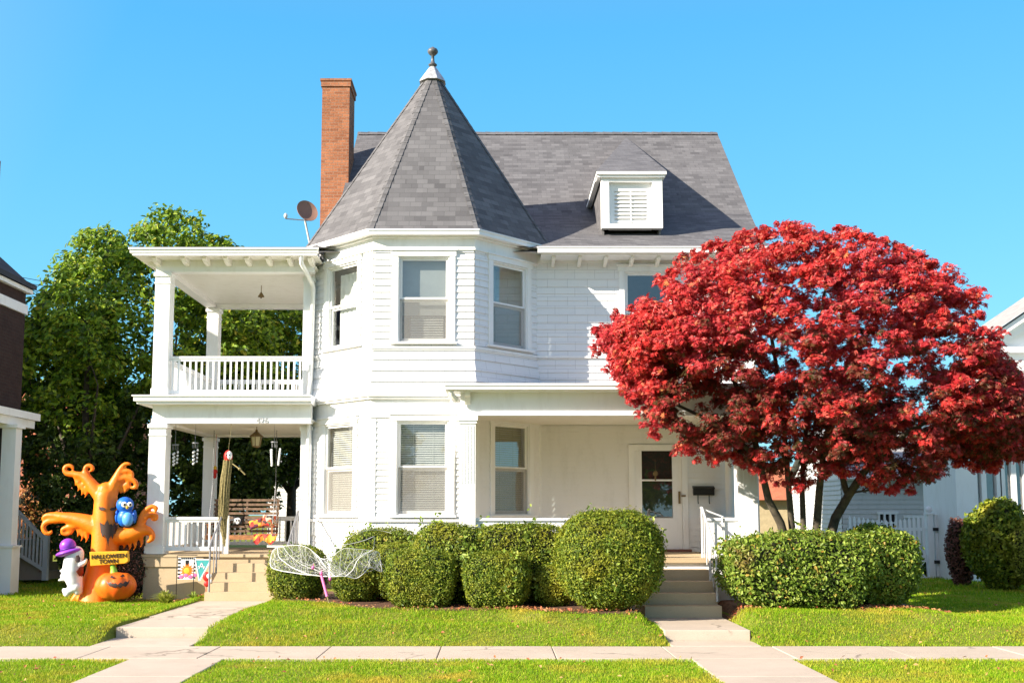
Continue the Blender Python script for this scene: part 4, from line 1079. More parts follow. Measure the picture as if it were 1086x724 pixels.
stems = [([(5.12,by,.05)]+S((834,570,-2.7),(815,530,-2.8),(806,490,-2.9),(790,430,-3.0),(760,370,-3.2),(710,330,-3.3)), .085,.02),
 ([(5.15,by,.05)]+S((840,560,-2.65),(835,500,-2.9),(828,420,-3.3),(815,340,-3.5),(800,280,-3.4)), .065,.018),
 ([(5.22,by,.05)]+S((852,560,-2.65),(851,500,-2.6),(858,420,-2.7),(870,340,-3.0),(880,275,-3.2)), .06,.016),
 ([(5.30,by,.05)]+S((866,560,-2.7),(871,500,-2.9),(882,440,-3.2),(910,370,-3.6),(950,310,-3.6)), .08,.02),
 ([(5.38,by,.05)]+S((880,565,-2.6),(900,525,-2.7),(925,490,-2.9),(960,460,-3.1),(1010,430,-3.2),(1050,400,-3.2)), .10,.02),
 (S((900,525,-2.7),(893,500,-2.6),(905,450,-2.4),(930,400,-2.4),(960,350,-2.8)), .06,.015),
 (S((806,490,-2.9),(770,455,-3.4),(720,430,-3.6),(670,400,-3.5)), .045,.012)]
limbs(maple, bz, stems, [tuple(c) for c in cc[kk][rng.permutation(kk.sum())[:260]]] + [tuple(t) for t in tips[:70]], 'barkred', .1)
# green trees behind
def tree(label, top, bot, Yc, hd, ncl, per, R, size, trunkpx, rad0, mats, zb=0, name='green_tree', flat=.7, shape=OVAL):
    tx = at(trunkpx, 560, Yc).x
    root = empty(name, (tx, Yc, 0), label, 'tree', 'trees behind the left porch')
    C = envelope(top, bot, Yc, hd, ncl); c3 = C[:,:3]; rs = rng.uniform(.6,1.3,len(C))
    P, D, ix = clump_leaves(c3, R, flat, per, rs)
    Nn = D*.8+rng.normal(size=P.shape)*.5+np.array([-.2,-.35,.5])
    dark = (C[:,4][ix] > .1)|(rng.uniform(size=len(P)) < .15)  # shade over the lower crown is put into the leaf colour
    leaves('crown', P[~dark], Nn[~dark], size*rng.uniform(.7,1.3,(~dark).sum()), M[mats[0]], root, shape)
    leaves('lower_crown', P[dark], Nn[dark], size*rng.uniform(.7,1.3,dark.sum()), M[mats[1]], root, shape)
    zt_ = zat(min(t[1] for t in top)+60, Yc)
    st = [([(tx,Yc,-.1),(tx+.05,Yc,zt_*.35),(tx-.1,Yc+.1,zt_*.7),(tx,Yc,zt_)], rad0, rad0*.25)]
    for a in range(5):
        an = a*1.3; st.append(([(tx,Yc,zt_*.3),(tx+math.cos(an)*hd*.4,Yc+math.sin(an)*hd*.4,zt_*.5),(tx+math.cos(an)*hd*.75,Yc+math.sin(an)*hd*.7,zt_*.75)], rad0*.5, rad0*.12))
    limbs(root, (tx,Yc,0), st, [tuple(c) for c in c3[:80]], 'bark', rad0)
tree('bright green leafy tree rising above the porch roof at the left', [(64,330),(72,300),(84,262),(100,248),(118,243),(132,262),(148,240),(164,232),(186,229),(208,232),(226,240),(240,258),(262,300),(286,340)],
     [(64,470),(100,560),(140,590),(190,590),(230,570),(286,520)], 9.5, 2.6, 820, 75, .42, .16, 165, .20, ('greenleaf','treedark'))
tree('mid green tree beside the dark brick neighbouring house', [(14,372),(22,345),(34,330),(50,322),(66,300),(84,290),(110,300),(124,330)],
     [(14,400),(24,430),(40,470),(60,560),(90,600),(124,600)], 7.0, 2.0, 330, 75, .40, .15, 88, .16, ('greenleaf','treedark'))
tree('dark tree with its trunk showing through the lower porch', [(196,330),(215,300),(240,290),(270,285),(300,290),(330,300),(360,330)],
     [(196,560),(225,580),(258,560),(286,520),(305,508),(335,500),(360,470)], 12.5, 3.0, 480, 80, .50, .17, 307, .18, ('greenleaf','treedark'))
bpx('contrast_hedge', 898, 1030, 588, 7.6, .5, 3.5, 'hedgedark', 'low dark planting added behind the lattice so the picket fence stands out', 'shrub', None, 7000, .09, sh=.2, lum=.08, wild=1.0)  # hedge added as a dark backing for the pale fence
bpx('autumn_shrub', 16, 58, 505, 14, 1.0, 2.2, 'orangeleaf', 'orange autumn shrub far back beside the neighbouring steps', 'shrub', None, 5000, .12, sh=.3, lum=.12, wild=1.0)
bpx('green_shrub', 60, 160, 545, 4.5, .8, 2.4, 'treedark', 'dark shrub mass behind the orange inflatable', 'shrub', None, 9000, .10, sh=.25, lum=.12, wild=1.0)

# unseen trees added across the street only to give the windows something to reflect
for i, (x, y, h_) in enumerate(((-15,-39,8.5),(-7,-41,7.5),(0.5,-40,9),(8,-38,7),(15,-41,8.5))):
    root = empty('reflection_tree', (x, y, -.3), 'unseen green tree added for window reflections, %s in the row facing the house' % ['first','second','third','fourth','fifth'][i], 'tree', 'trees added behind the camera for window reflections')
    Cc = unit(rng.normal(size=(60,3)))*rng.uniform(.3,1,(60,1))*np.array([3.2,2.4,h_*.36])+np.array([x,y,h_*.58])
    P, D, ix = clump_leaves(Cc, .8, .8, 60, rng.uniform(.7,1.2,60)); leaves('crown', P, D+rng.normal(size=P.shape)*.5, rng.uniform(.25,.45,len(P)), M['greenleaf'], root, OVAL)
    m = MB(); m.tube([(x,y,-.4),(x+.1,y,h_*.3),(x,y,h_*.7)], [.22,.17,.06], 10); m.build('trunk', M['bark'], root)
# ------------------------------------------------------------------ porch things
# swing
YSW = 3.3
sw = empty('porch_swing', (xat(259,570,YSW), YSW, ZF), 'weathered slatted wooden bench swing hanging in the lower left porch', 'porch swing')
s0, s1 = xat(224,560,YSW), xat(294,560,YSW); sz = zat(567,YSW-.4)
m = MB()
for i in range(6): m.box(s0, s1, YSW-.42+i*.085, YSW-.42+i*.085+.07, sz-.02, sz)
m.build('seat', M['swingwood'], sw)
m = MB()
zb_ = zat(529,YSW)
for i in range(8):
    z = sz+.05+(zb_-sz-.10)*i/7; y = YSW+.10+.12*i/7; m.box(s0, s1, y, y+.018, z, z+.055)
for x in (s0+.02, (s0+s1)/2-.02, s1-.06): m.bar((x+.02,YSW+.14,sz-.04), (x+.02,YSW+.26,zb_), .04, .03)
m.build('backrest', M['swingwood'], sw)
m = MB(); m.box(s0, s1, YSW-.46, YSW-.425, sz-.10, sz-.005); m.build('front_rail', M['redwood'], sw)
for x in (s0+.0, s1-.07):
    m = MB(); m.box(x, x+.07, YSW-.45, YSW+.15, sz+.22, sz+.245); m.box(x+.015, x+.055, YSW-.42, YSW-.38, sz+.001, sz+.219); m.build('armrest', M['redwood'], sw)
for x in (s0+.035, s1-.035):
    m = MB(); 
    for ya in (YSW-.42, YSW+.2):
        p = Vector((x,ya,sz)); q = Vector((x,YSW-.1,sz+1.1)); n = 26
        for i in range(n): m.tube([p.lerp(q,i/n), p.lerp(q,(i+.8)/n)], .009, 5)
    p = Vector((x,YSW-.1,sz+1.1)); q = Vector((x,YSW-.1,zbl+.05)); n = 26
    for i in range(n): m.tube([p.lerp(q,i/n), p.lerp(q,(i+.8)/n)], .009, 5)
    m.build('chain', M['greymetal'], sw)
def pillow(px, py, w, h, Y, mat, label, rot=0, name='pillow'):
    c = at(px, py, Y); m = MB(); n = 14; vs = []
    for s in (-1, 1):
        for i in range(n+1):
            for j in range(n+1):
                u, v = i/n*2-1, j/n*2-1; b = max(0,(1-u**4)*(1-v**4))**.5*.08
                pin = 1-.07*(1-abs(u))*(abs(v)**2)-.07*(1-abs(v))*(abs(u)**2)
                x, z = u*w/2*pin, v*h/2*pin; cr, sr_ = math.cos(rot), math.sin(rot)
                vs.append((c.x+x*cr-z*sr_, Y+s*b+.25*z, c.z+x*sr_+z*cr))
    q = (n+1)**2; fs = [(s*q+i*(n+1)+j, s*q+(i+1)*(n+1)+j, s*q+(i+1)*(n+1)+j+1, s*q+i*(n+1)+j+1) for s in (0,1) for i in range(n) for j in range(n)]
    m.add(vs, fs, True); o = m.build(name, mat); tag(o, label, 'pillow', 'pillows on the porch swing'); return o, c
def pattern(name, base, cols, scale):
    mm, nt, out = newmat(name); v = N(nt, 'ShaderNodeTexVoronoi'); v.inputs['Scale'].default_value = scale; L(nt, pos(nt), v.inputs['Vector'])
    s_ = N(nt, 'ShaderNodeSeparateColor'); L(nt, v.outputs['Color'], s_.inputs[0])
    col = ramp(nt, s_.outputs[0], [(i/len(cols), c) for i, c in enumerate(cols)]); nt.nodes[-1].color_ramp.interpolation = 'CONSTANT' if hasattr(nt.nodes[-1],'color_ramp') else None
    princ(nt, out, col, .85); return mm
M['pat1'] = pattern('autumn_print_cloth', None, [(.5,.05,.03),(.6,.25,.03),(.12,.03,.06),(.6,.4,.05),(.35,.02,.02)], 14)
M['pat2'] = pattern('bright_print_cloth', None, [(.55,.04,.04),(.55,.45,.35),(.10,.2,.08),(.5,.1,.03),(.05,.03,.03)], 17)
o, c = pillow(253, 552, .26, .22, YSW-.1, M['black'], 'small black pillow with a pale skull at the left of the swing')
m = MB(); zc = c.z; m.ball((c.x, YSW-.185, zc+.015), .07, .012, .055); m.ball((c.x, YSW-.186, zc-.045), .04, .012, .03)
sk_ = m.build('skull_print', M['ghost'], o, world=True)
m = MB(); [m.ball((c.x+s*.027, YSW-.198, zc+.01), .02, .006, .02) for s in (-1,1)]; m.build('eye_sockets', M['black'], sk_)
pillow(272, 555, .34, .20, YSW-.12, M['pat1'], 'red and orange patterned pillow in the middle of the swing', .25)
pillow(285, 552, .30, .26, YSW-.16, M['pat2'], 'multicoloured pillow with a red top at the right of the swing', -.1)
m = MB(); n = 12; yq = YSW-.475; xs = [s1-.42+.5*i/n for i in range(n+1)]
for i in range(n):
    za, zb1 = sz-.16-.05*math.sin(i*.9), sz-.16-.05*math.sin((i+1)*.9); wv = .014*math.sin(i*1.6), .014*math.sin((i+1)*1.6)
    m.add([(xs[i],yq+wv[0],za),(xs[i+1],yq+wv[1],zb1),(xs[i+1],yq+wv[1],sz+.015),(xs[i],yq+wv[0],sz+.015),(xs[i+1],YSW,sz+.02),(xs[i],YSW,sz+.02)], [(0,1,2,3),(3,2,4,5)], True)
tag(m.build('throw_blanket', M['pat1']), 'orange patterned throw hanging over the right front of the swing seat', 'blanket')
# lantern
def hang(name, px, pyt, pyb, Y): pass
YL = 2.2; c = at(272, 463, YL)
la = empty('porch_lantern', (c.x, YL, c.z), 'bronze hanging lantern with frosted panes under the lower porch ceiling', 'lantern')
m = MB(); m.tube([(c.x,YL,zbl+.06),(c.x,YL,c.z+.10)], .008, 6); m.lathe((c.x,YL,c.z), [(.02,.16),(.035,.10),(.05,.08)], 8)
m.lathe((c.x,YL,c.z), [(.17,-.0),(.155,.012),(.05,.10),(.02,.12)], 6, False); m.lathe((c.x,YL,c.z), [(.05,-.23),(.08,-.21),(.09,-.20)], 6, False)
for k in range(6):
    t = 2*math.pi*(k+.5)/6; m.tube([(c.x+.125*math.cos(t),YL+.125*math.sin(t),c.z),(c.x+.088*math.cos(t),YL+.088*math.sin(t),c.z-.2)], .009, 5)
m.build('frame', M['bronze'], la)
m = MB(); m.lathe((c.x,YL,c.z), [(.08,-.199),(.118,-.001)], 6, False); m.build('lamp_glass', M['lampglass'], la)
# upper porch bell
c = at(277, 312, 2.6); m = MB(); m.tube([(c.x,2.6,zbu+.1),(c.x,2.6,c.z)], .008, 6); m.lathe((c.x,2.6,c.z), [(.075,-.06),(.06,-.03),(.03,.02),(.01,.05)], 12); m.ball((c.x,2.6,c.z-.08), .018)
tag(m.build('hanging_bell', M['bronze']), 'small dark bell-shaped fitting hanging from the upper porch ceiling', 'bell')
# wind chimes
def chime(px, pyt, pyb, Y, label, fat=1.0):
    x = xat(px, pyt, Y); zt_, z1, z0 = zbl+.05, zat(pyt, Y), zat(pyb, Y)
    r = empty('wind_chime', (x, Y, zt_), label, 'wind chime', 'wind chimes under the lower porch beam')
    m = MB(); m.tube([(x,Y,zt_),(x,Y,z1)], .004, 5); m.tube([(x,Y,z1),(x,Y,z1-.02)], .07, 12); 
    for k in range(5):
        a = k*1.257; m.tube([(x+.055*math.cos(a),Y+.055*math.sin(a),z1-.02),(x+.055*math.cos(a),Y+.055*math.sin(a),z1-.12)], .004, 6)
    m.build('frame', M['greymetal'], r)
    m = MB()
    for k in range(int(12*fat)):
        t = k/(12*fat); a = k*2.1; zz1 = z1-.16+(z0-z1+.16)*t; m.ball((x+.055*fat*math.cos(a)*(1-.3*t), Y+.05*math.sin(a), zz1), .022, .012, .026)
    m.build('shell_string', M['shellwhite'], r)['kind'] = 'stuff'
chime(186, 471, 494, 1.05, 'wind chime with white shells nearest the left porch post')
chime(207, 469, 493, 1.05, 'wind chime with white shells beside the rear post')
chime(291, 468, 494, 1.15, 'fuller wind chime with a cluster of white shells at the right end of the porch', 2.2)
c = at(228, 500, 4.5); m = MB(); m.tube([(c.x,4.55,zbl+.05),(c.x,4.5,c.z)], .004, 5); m.ball((c.x,4.5,c.z), .06,.04,.07); m.ball((c.x,4.5,c.z-.10), .045,.03,.06)
o = m.build('hanging_ornament', M['red']); tag(o, 'small red and yellow figure ornament hanging by the rear porch post', 'ornament')
m = MB(); m.ball((c.x,4.5,c.z+.09), .045,.035,.05); m.build('hat', M['yellow'], o)
# hanging raffia ghoul
YK = .62; c = at(242, 484, YK)
sc_ = empty('hanging_ghoul', (c.x, YK, c.z+.1), 'hanging Halloween figure with a red and white head and long straw-coloured strands', 'Halloween figure')
m = MB(); m.ball((c.x+.0, YK, c.z), .085,.09,.13); hd_ = m.build('head', M['red'], sc_)
m = MB(); m.ball((c.x+.035, YK-.045, c.z+.02), .055,.06,.09); m.build('face', M['ghost'], hd_)
m = MB(); [m.ball((c.x+.02+s*.03, YK-.10, c.z+.03), .014,.01,.018) for s in (-1,1)]; m.build('eye_sockets', M['black'], hd_)
m = MB(); bot = at(238, 578, YK)
for i in range(150):
    a = random.uniform(0,6.28); r = random.uniform(.02,.13); p = Vector((c.x+r*math.cos(a)*.7, YK+r*math.sin(a)*.6, c.z-.06)); l = random.uniform(.6,1.05)
    dx = (bot.x-c.x)*l; zz1 = c.z-.06-(c.z-bot.z)*l*.95
    w_ = random.uniform(.5,1.3); m.tube([p, p+Vector((-.05*w_+dx*.3, 0, -(c.z-zz1)*.35)), p+Vector((-.06*w_+dx*.7, random.uniform(-.03,.03), -(c.z-zz1)*.7)), Vector((c.x+dx*1.1+random.uniform(-.03,.03), YK, zz1))], random.uniform(.004,.010), 4)
m.build('strands', M['straw'], sc_)
m = MB(); e1 = at(254, 497, YK-.1); m.tube([(c.x+.03,YK,c.z-.1),(e1.x,YK-.1,e1.z)], .012, 6); m.ball((e1.x,YK-.1,e1.z), .03); m.tube([e1, at(260,503,YK-.1)], .014, 6); m.build('arm', M['straw'], sc_)
m = MB(); m.tube([(c.x,YK,c.z+.11),(c.x,YP+.1,zbl+.02)], .004, 4); m.build('cord', M['straw'], sc_)
# satellite dish on porch roof
c = at(325, 225, 1.6); zpr = zg2+.06
di = empty('satellite_dish', (c.x+.12, 1.6, zpr), 'brown satellite dish on a bracket beside the turret roof', 'satellite dish')
m = MB(); nrm = Vector((.25,.75,-.35)).normalized(); nrm = Vector((.45,-.75,.35)).normalized(); ax = nrm.cross(Vector((0,0,1))).normalized(); ay = ax.cross(nrm); n = 24; vs = []; fs = []
for i in range(6):
    r = i/5
    for k in range(n):
        t = 2*math.pi*k/n; vs.append(c+ax*(.235*r*math.cos(t))+ay*(.265*r*math.sin(t))+nrm*(.06*r*r))
for i in range(5):
    for k in range(n): fs.append((i*n+k, i*n+(k+1)%n, (i+1)*n+(k+1)%n, (i+1)*n+k))
vs2 = [v-nrm*.012 for v in vs]; m.add(vs, fs, True); m.add(vs2, [f[::-1] for f in fs], True)
m.add(vs[-n:]+vs2[-n:], [(k,(k+1)%n,n+(k+1)%n,n+k) for k in range(n)]); m.build('reflector', M['dish'], di)
m = MB(); a1_ = at(303, 229, 1.2); m.tube([c-ay*.22, a1_-Vector((0,0,.06)), a1_], .014, 6); m.ball(a1_, .04,.04,.06); m.build('feed_arm', M['metalw'], di)
m = MB(); m.tube([c-nrm*.03, c-nrm*.1+Vector((0,0,-.1)), (c.x+.1,1.7,zpr+.25), (c.x+.12,1.7,zpr)], .022, 8); m.build('mast', M['metalw'], di)
# flood lamp box on turret
f = oface(AP, -1); m = MB(); f.box(m, .26, .40, .02, .07, zat(280,1.1), zat(268,1.1)); m.ball(f.pt(.30,.14,zat(277,1.1)), .065); m.ball(f.pt(.40,.13,zat(272,1.1)), .05)
tag(m.build('flood_lamp', M['greymetal']), 'small grey twin flood lamp on the turret above the downspout', 'lamp')
# mailbox
u0, u1 = ux(xat(734.5,523,YW)), ux(xat(756.5,523,YW)); z0, z1 = zat(525,YW), zat(516.5,YW)
mb_ = empty('mailbox', fm.pt((u0+u1)/2,0,z0), 'black wall mailbox with two scroll hooks right of the front door', 'mailbox')
m = MB(); fm.box(m, u0, u1, .018, .13, z0, z1-.02); m.build('box', M['black'], mb_, bevel=.008)
m = MB(); m.prism([fm.pt(u0-.008,.014,z1+.03), fm.pt(u0-.008,.14,z1-.018), fm.pt(u0-.008,.145,z1-.04), fm.pt(u0-.008,.014,z1-.018)], fm.d*(u1-u0+.016)); m.build('lid', M['black'], mb_)
for u in (u0+.10, u1-.10):
    m = MB(); m.tube([fm.pt(u,.06,z0), fm.pt(u,.06,z0-.14), fm.pt(u,.08,z0-.17), fm.pt(u,.11,z0-.15)], .009, 6); m.build('hook', M['black'], mb_)
# ornament on door
c = at(695, 502, YW-.03); m = MB(); m.ball((c.x,YW-.035,c.z), .055,.02,.055); m.ball((c.x,YW-.035,c.z-.09), .02,.015,.06); m.tube([(c.x,YW-.025,c.z+.3),(c.x,YW-.035,c.z)], .003, 4)
tag(m.build('door_ornament', M['bronze']), 'small gold ornament hanging on the front door glass', 'ornament')
# small flags in the left bed
def garden_flag(px0, px1, pyt, pyb, Y, mat, label, tri=False, deco=None):
    a = at(px0, pyt, Y); b = at(px1, pyb, Y); r = empty('garden_flag', (a.x, Y, 0), label, 'garden flag', 'small flags by the left steps')
    m = MB(); m.tube([(a.x-.02,Y,-.05),(a.x-.02,Y,a.z+.04),(a.x,Y,a.z+.05),(b.x+.03,Y,a.z+.05)], .008, 6); m.build('stand', M['black'], r)
    m = MB(); n = 8
    if tri: pl = [(a.x,Y,a.z),(b.x,Y,a.z),((a.x+b.x)/2-.06,Y,b.z)]
    else: pl = [(a.x,Y,a.z),(b.x,Y,a.z),(b.x,Y,b.z),(a.x,Y,b.z)]
    m.prism(pl, (0,.006,0)); cl = m.build('cloth', mat, r)
    if deco: deco(cl, a, b, Y)
    return r
def deco1(cl, a, b, Y):
    w_ = b.x-a.x; h_ = a.z-b.z; m = MB()
    for i in range(6):
        z = b.z+h_*(i+.2)/6; m.box(a.x, a.x+.05, Y-.004, Y-.001, z, z+.035); m.box(b.x-.04, b.x, Y-.004, Y-.001, z, z+.035)
    for i in range(6): x = a.x+.06+i*(w_-.1)/6; m.box(x, x+.03, Y-.004, Y-.001, a.z-.03, a.z)
    m.box(a.x+w_*.42, a.x+w_*.62, Y-.004, Y-.001, b.z+h_*.62, a.z-.05); m.build('check_print', M['black'], cl)
    m = MB(); c_ = Vector((a.x+w_*.52, Y-.006, b.z+h_*.40))
    for k in range(14):
        t = k/14*6.283; m.add([c_+Vector((math.cos(t-.2)*.09,0,math.sin(t-.2)*.09)), c_+Vector((math.cos(t)*.15,0,math.sin(t)*.15)), c_+Vector((math.cos(t+.2)*.09,0,math.sin(t+.2)*.09)), c_], [(0,1,2,3)])
    m.build('flower_print', M['orange'], cl)
    m = MB(); m.ball((c_.x,Y-.008,c_.z), .06,.004,.06); m.build('flower_centre', M['yellow'], cl)
    m = MB(); [m.ball((a.x+.07+i*.09, Y-.006, b.z+.05+.03*(i%2)), .045,.004,.035) for i in range(4)]; m.build('pink_print', M['pink'], cl)
garden_flag(189, 207, 591, 614, .30, M['ghost'], 'white garden flag with a black checked edge and an orange flower', deco=deco1)
def deco2(cl, a, b, Y):
    w_ = b.x-a.x; m = MB(); t = .022; p = [Vector((a.x,Y-.003,a.z)), Vector((b.x,Y-.003,a.z)), Vector(((a.x+b.x)/2-.06,Y-.003,b.z))]
    for i in range(3): m.bar(p[i], p[(i+1)%3], t, .006, up=(0,1,0))
    cx_ = a.x+w_*.42; cz = a.z-.13; m.bar((cx_-.05,Y-.004,cz-.05),(cx_,Y-.004,cz+.07),.016,.006,(0,1,0)); m.bar((cx_+.05,Y-.004,cz-.05),(cx_,Y-.004,cz+.07),.016,.006,(0,1,0)); m.bar((cx_-.07,Y-.004,cz),(cx_+.07,Y-.004,cz-.01),.016,.006,(0,1,0))
    m.build('white_edge', M['ghost'], cl)
garden_flag(207, 223, 593, 616, .10, M['teal'], 'teal triangular pennant with a white edge beside the left steps', tri=True, deco=deco2)
c = at(219, 612, -.05); r = empty('red_figure', (c.x, -.05, 0), 'small red and white yard figure on a stake at the left steps', 'yard figure')
m = MB(); m.ball((c.x,-.05,c.z+.02), .075,.03,.09); m.ball((c.x+.01,-.05,c.z-.12), .06,.03,.06); m.tube([(c.x,-.05,0),(c.x,-.05,c.z-.1)], .006, 5); bd = m.build('body', M['red'], r)
m = MB(); m.ball((c.x+.06,-.085,c.z+.03), .05,.015,.05); m.ball((c.x+.08,-.07,c.z-.07), .03,.015,.04); m.build('white_patch', M['ghost'], bd)
# ------------------------------------------------------------------ cobweb over the bushes and pink stake
def WZ(x, y, Y=-2.75): return at(280+x/6.58, 540+y/6.58, Y)
wb = empty('cobweb_netting', tuple(WZ(420,470)), 'white stretched fake cobweb draped over the two left bushes', 'cobweb')
def cr(pts, n=8):
    pts = [Vector(p) for p in pts]; out = []
    for k in range(len(pts)-1):
        p0, p1, p2, p3 = pts[max(k-1,0)], pts[k], pts[k+1], pts[min(k+2,len(pts)-1)]
        for i in range(n):
            f = i/n; out.append(.5*((2*p1)+(p2-p0)*f+(2*p0-5*p1+4*p2-p3)*f*f+(3*p1-p0-3*p2+p3)*f**3))
    out.append(pts[-1]); return out
def wy(x):   # depth along the web, follows the bush fronts
    return -2.35 - .35*math.sin(math.pi*min(max((x-40)/800,0),1)) - .25*(x > 400)
topc = [(45,340),(60,290),(95,262),(140,254),(250,250),(320,275),(370,325),(420,345),(480,320),(560,272),(640,275),(740,285),(800,300),(812,350),(815,380)]
botc = [(45,340),(50,400),(110,425),(200,440),(300,455),(400,465),(490,466),(570,466),(640,480),(690,450),(740,405),(790,425),(822,432),(815,380)]
def W(l, off=0): return cr([WZ(x, y, wy(x)+off) for x, y in l])
T_, B_ = W(topc, .12), W(botc, 0)
m = MB(); m.tube(T_, .0045, 6); m.tube(B_, .007, 6)
for l, r in (([(95,265),(105,330),(150,370),(210,410),(300,448),(400,465)],.013), ([(320,275),(380,330),(420,390),(460,430),(495,462)],.014), ([(130,256),(190,330),(300,400),(490,462)],.006),
             ([(570,466),(620,420),(660,345),(750,285)],.014), ([(740,400),(735,350),(745,310),(790,300)],.010), ([(760,360),(800,390),(808,350)],.009), ([(490,466),(560,440),(600,380),(690,310),(760,280),(770,190)],.006),
             ([(255,160),(275,190),(305,250)],.008), ([(400,260),(440,300),(470,290),(520,250),(600,240),(700,215),(770,185)],.007), ([(690,150),(760,140),(830,150),(890,165)],.005), ([(590,200),(640,165),(720,150)],.004)):
    m.tube(W(l, -.01), r*.5, 6)
m.build('thick_strands', M['web'], wb)
m = MB(); nT, nB = len(T_), len(B_)
for i in range(95):
    t = random.random(); u = min(1, max(0, t+random.gauss(0,.10))); p = T_[int(t*(nT-1))]; q = B_[int(u*(nB-1))]
    mid = p.lerp(q,.5)+Vector((random.gauss(0,.05), random.uniform(-.06,.0), -random.uniform(0,.06))); m.tube([p, p.lerp(mid,.5)+Vector((0,0,-.01)), mid, mid.lerp(q,.5), q], random.uniform(.0009,.0022), 3, False)
for i in range(40):
    a, b = random.random(), random.random(); p = T_[int(a*(nT-1))].lerp(B_[int(a*(nB-1))], random.random()); b = min(1,max(0,a+random.uniform(-.25,.25))); q = T_[int(b*(nT-1))].lerp(B_[int(b*(nB-1))], random.random())
    m.tube([p, p.lerp(q,.5)+Vector((0,-.02,-.03)), q], random.uniform(.001,.0025), 3, False)
m.build('fine_fibres', M['web'], wb)
m = MB(); k = 60
for i in range(k):
    a, b = i/k, (i+1)/k; p0, p1 = T_[int(a*(nT-1))], T_[min(nT-1,int(b*(nT-1)))]; q0, q1 = B_[int(a*(nB-1))], B_[min(nB-1,int(b*(nB-1)))]
    if (p0-p1).length > 1e-4 or (q0-q1).length > 1e-4: m.add([q0,q1,p1,p0], [(0,1,2,3)], True)
m.build('film', M['webfilm'], wb)
p = at(341, 610, -3.0); q = at(348, 636, -3.15)
pk = empty('pink_stake', tuple(q), 'pink pole leaning in the lawn in front of the cobweb', 'pole')
m = MB(); m.tube([p, p.lerp(q,.86)], .024, 10); m.build('pole', M['pink'], pk)
m = MB(); m.tube([p.lerp(q,.86), p.lerp(q,1.12)], [.016,.006], 8); m.build('tip', M['straw'], pk)
for i, (x, y) in enumerate(((342,405),(400,445),(460,487))):
    m = MB(); c = WZ(x, y, -2.95); m.ball(c, .028,.028,.032); m.tube([c, c+Vector((0,.05,.06))], .004, 4); tag(m.build('pink_ball', M['pink']), ['upper left small pink bauble in the cobweb', 'small pink bauble at the top of the pink pole', 'small pink bauble hanging right of the pink pole'][i], 'bauble', 'pink baubles on the cobweb')
# ------------------------------------------------------------------ inflatable
YI = .50
def I(x, y, dy=0): return at(36+x/4.386, 480+y/4.386, YI+dy)
KI = 4.386*1140/(21+YI)      # zoom pixels per metre
inf = empty('inflatable_tree', tuple(Vector((I(320,690).x, YI, 0))), 'orange inflatable spooky tree with a ghost, a pumpkin and a blue bird on the lawn', 'inflatable')
def remesh(o, v=.022, sm=6):
    r = o.modifiers.new('remesh', 'REMESH'); r.mode = 'VOXEL'; r.voxel_size = v; r.use_smooth_shade = True
    s = o.modifiers.new('smooth', 'SMOOTH'); s.iterations = sm; s.factor = .5; return o
def px_tube(m, pts, rs, dy=0, n=20):
    P_ = []; R_ = []
    pp = [I(p[0], p[1], dy+(p[2] if len(p) > 2 else 0)) for p in pts]; sm = cr(pp, 6)
    k = len(sm); rr = [np.interp(i/(k-1)*(len(rs)-1), range(len(rs)), rs)/KI for i in range(k)]
    m.tube(sm, rr, n); m.ball(sm[0], rr[0], n=10, m=6); m.ball(sm[-1], rr[-1], n=10, m=6)
m = MB()
px_tube(m, [(300,690),(310,600),(325,500),(332,400),(332,300),(336,200),(336,175)], [95,72,62,60,56,50,40])
px_tube(m, [(180,690,-.1),(215,655,-.05),(270,600),(300,520)], [14,26,44,50])
px_tube(m, [(310,200),(282,165),(255,130),(225,108),(190,100),(155,96),(142,75),(155,60),(175,62),(182,74)], [34,30,24,18,15,13,11,10,9,7])
px_tube(m, [(262,130),(245,100),(238,75),(250,60),(270,62),(274,78),(264,84)], [20,14,11,10,9,8,6])
px_tube(m, [(352,195),(372,150),(392,105),(405,75),(425,52),(445,52)], [36,28,20,14,10,8])
px_tube(m, [(385,115),(410,92),(435,84),(455,92),(460,104)], [18,13,11,9,7])
px_tube(m, [(380,140),(415,118),(450,120),(475,140),(474,162),(455,162)], [20,16,13,11,9,8])
px_tube(m, [(300,345),(250,325),(190,308),(140,300),(95,292),(60,292),(44,305),(50,316)], [44,38,30,24,17,13,10,7])
px_tube(m, [(150,305),(105,312),(65,320),(44,340),(50,366),(68,376),(82,366)], [22,16,13,12,12,10,8])
px_tube(m, [(200,335),(165,345),(135,355),(135,375),(155,380)], [20,14,11,9,7])
px_tube(m, [(365,390),(420,385),(470,372),(515,360),(545,372),(550,398),(532,412)], [44,40,36,26,16,13,9])
px_tube(m, [(455,375),(490,345),(500,300),(520,268),(548,250),(570,256),(566,270)], [26,20,15,13,11,9,7])
px_tube(m, [(500,330),(520,300),(545,285),(568,290),(568,308),(550,310)], [15,13,11,10,9,7])
px_tube(m, [(110,295),(105,278),(125,285)], [12,8,5])
# bark fringe under the arms
for (x, y, l) in ((208,150,30),(225,165,34),(242,178,30),(195,128,26),(205,360,36),(225,372,38),(245,384,34),(180,350,30),(165,362,24),(420,420,30),(445,424,34),(470,420,32),(500,412,28),(440,150,26),(425,165,24),(405,170,20)):
    px_tube(m, [(x,y-14),(x+2,y+l*.4),(x-6,y+l)], [11,7,2.5], n=8)
body = remesh(m.build('tree_body', M['orange'], inf))
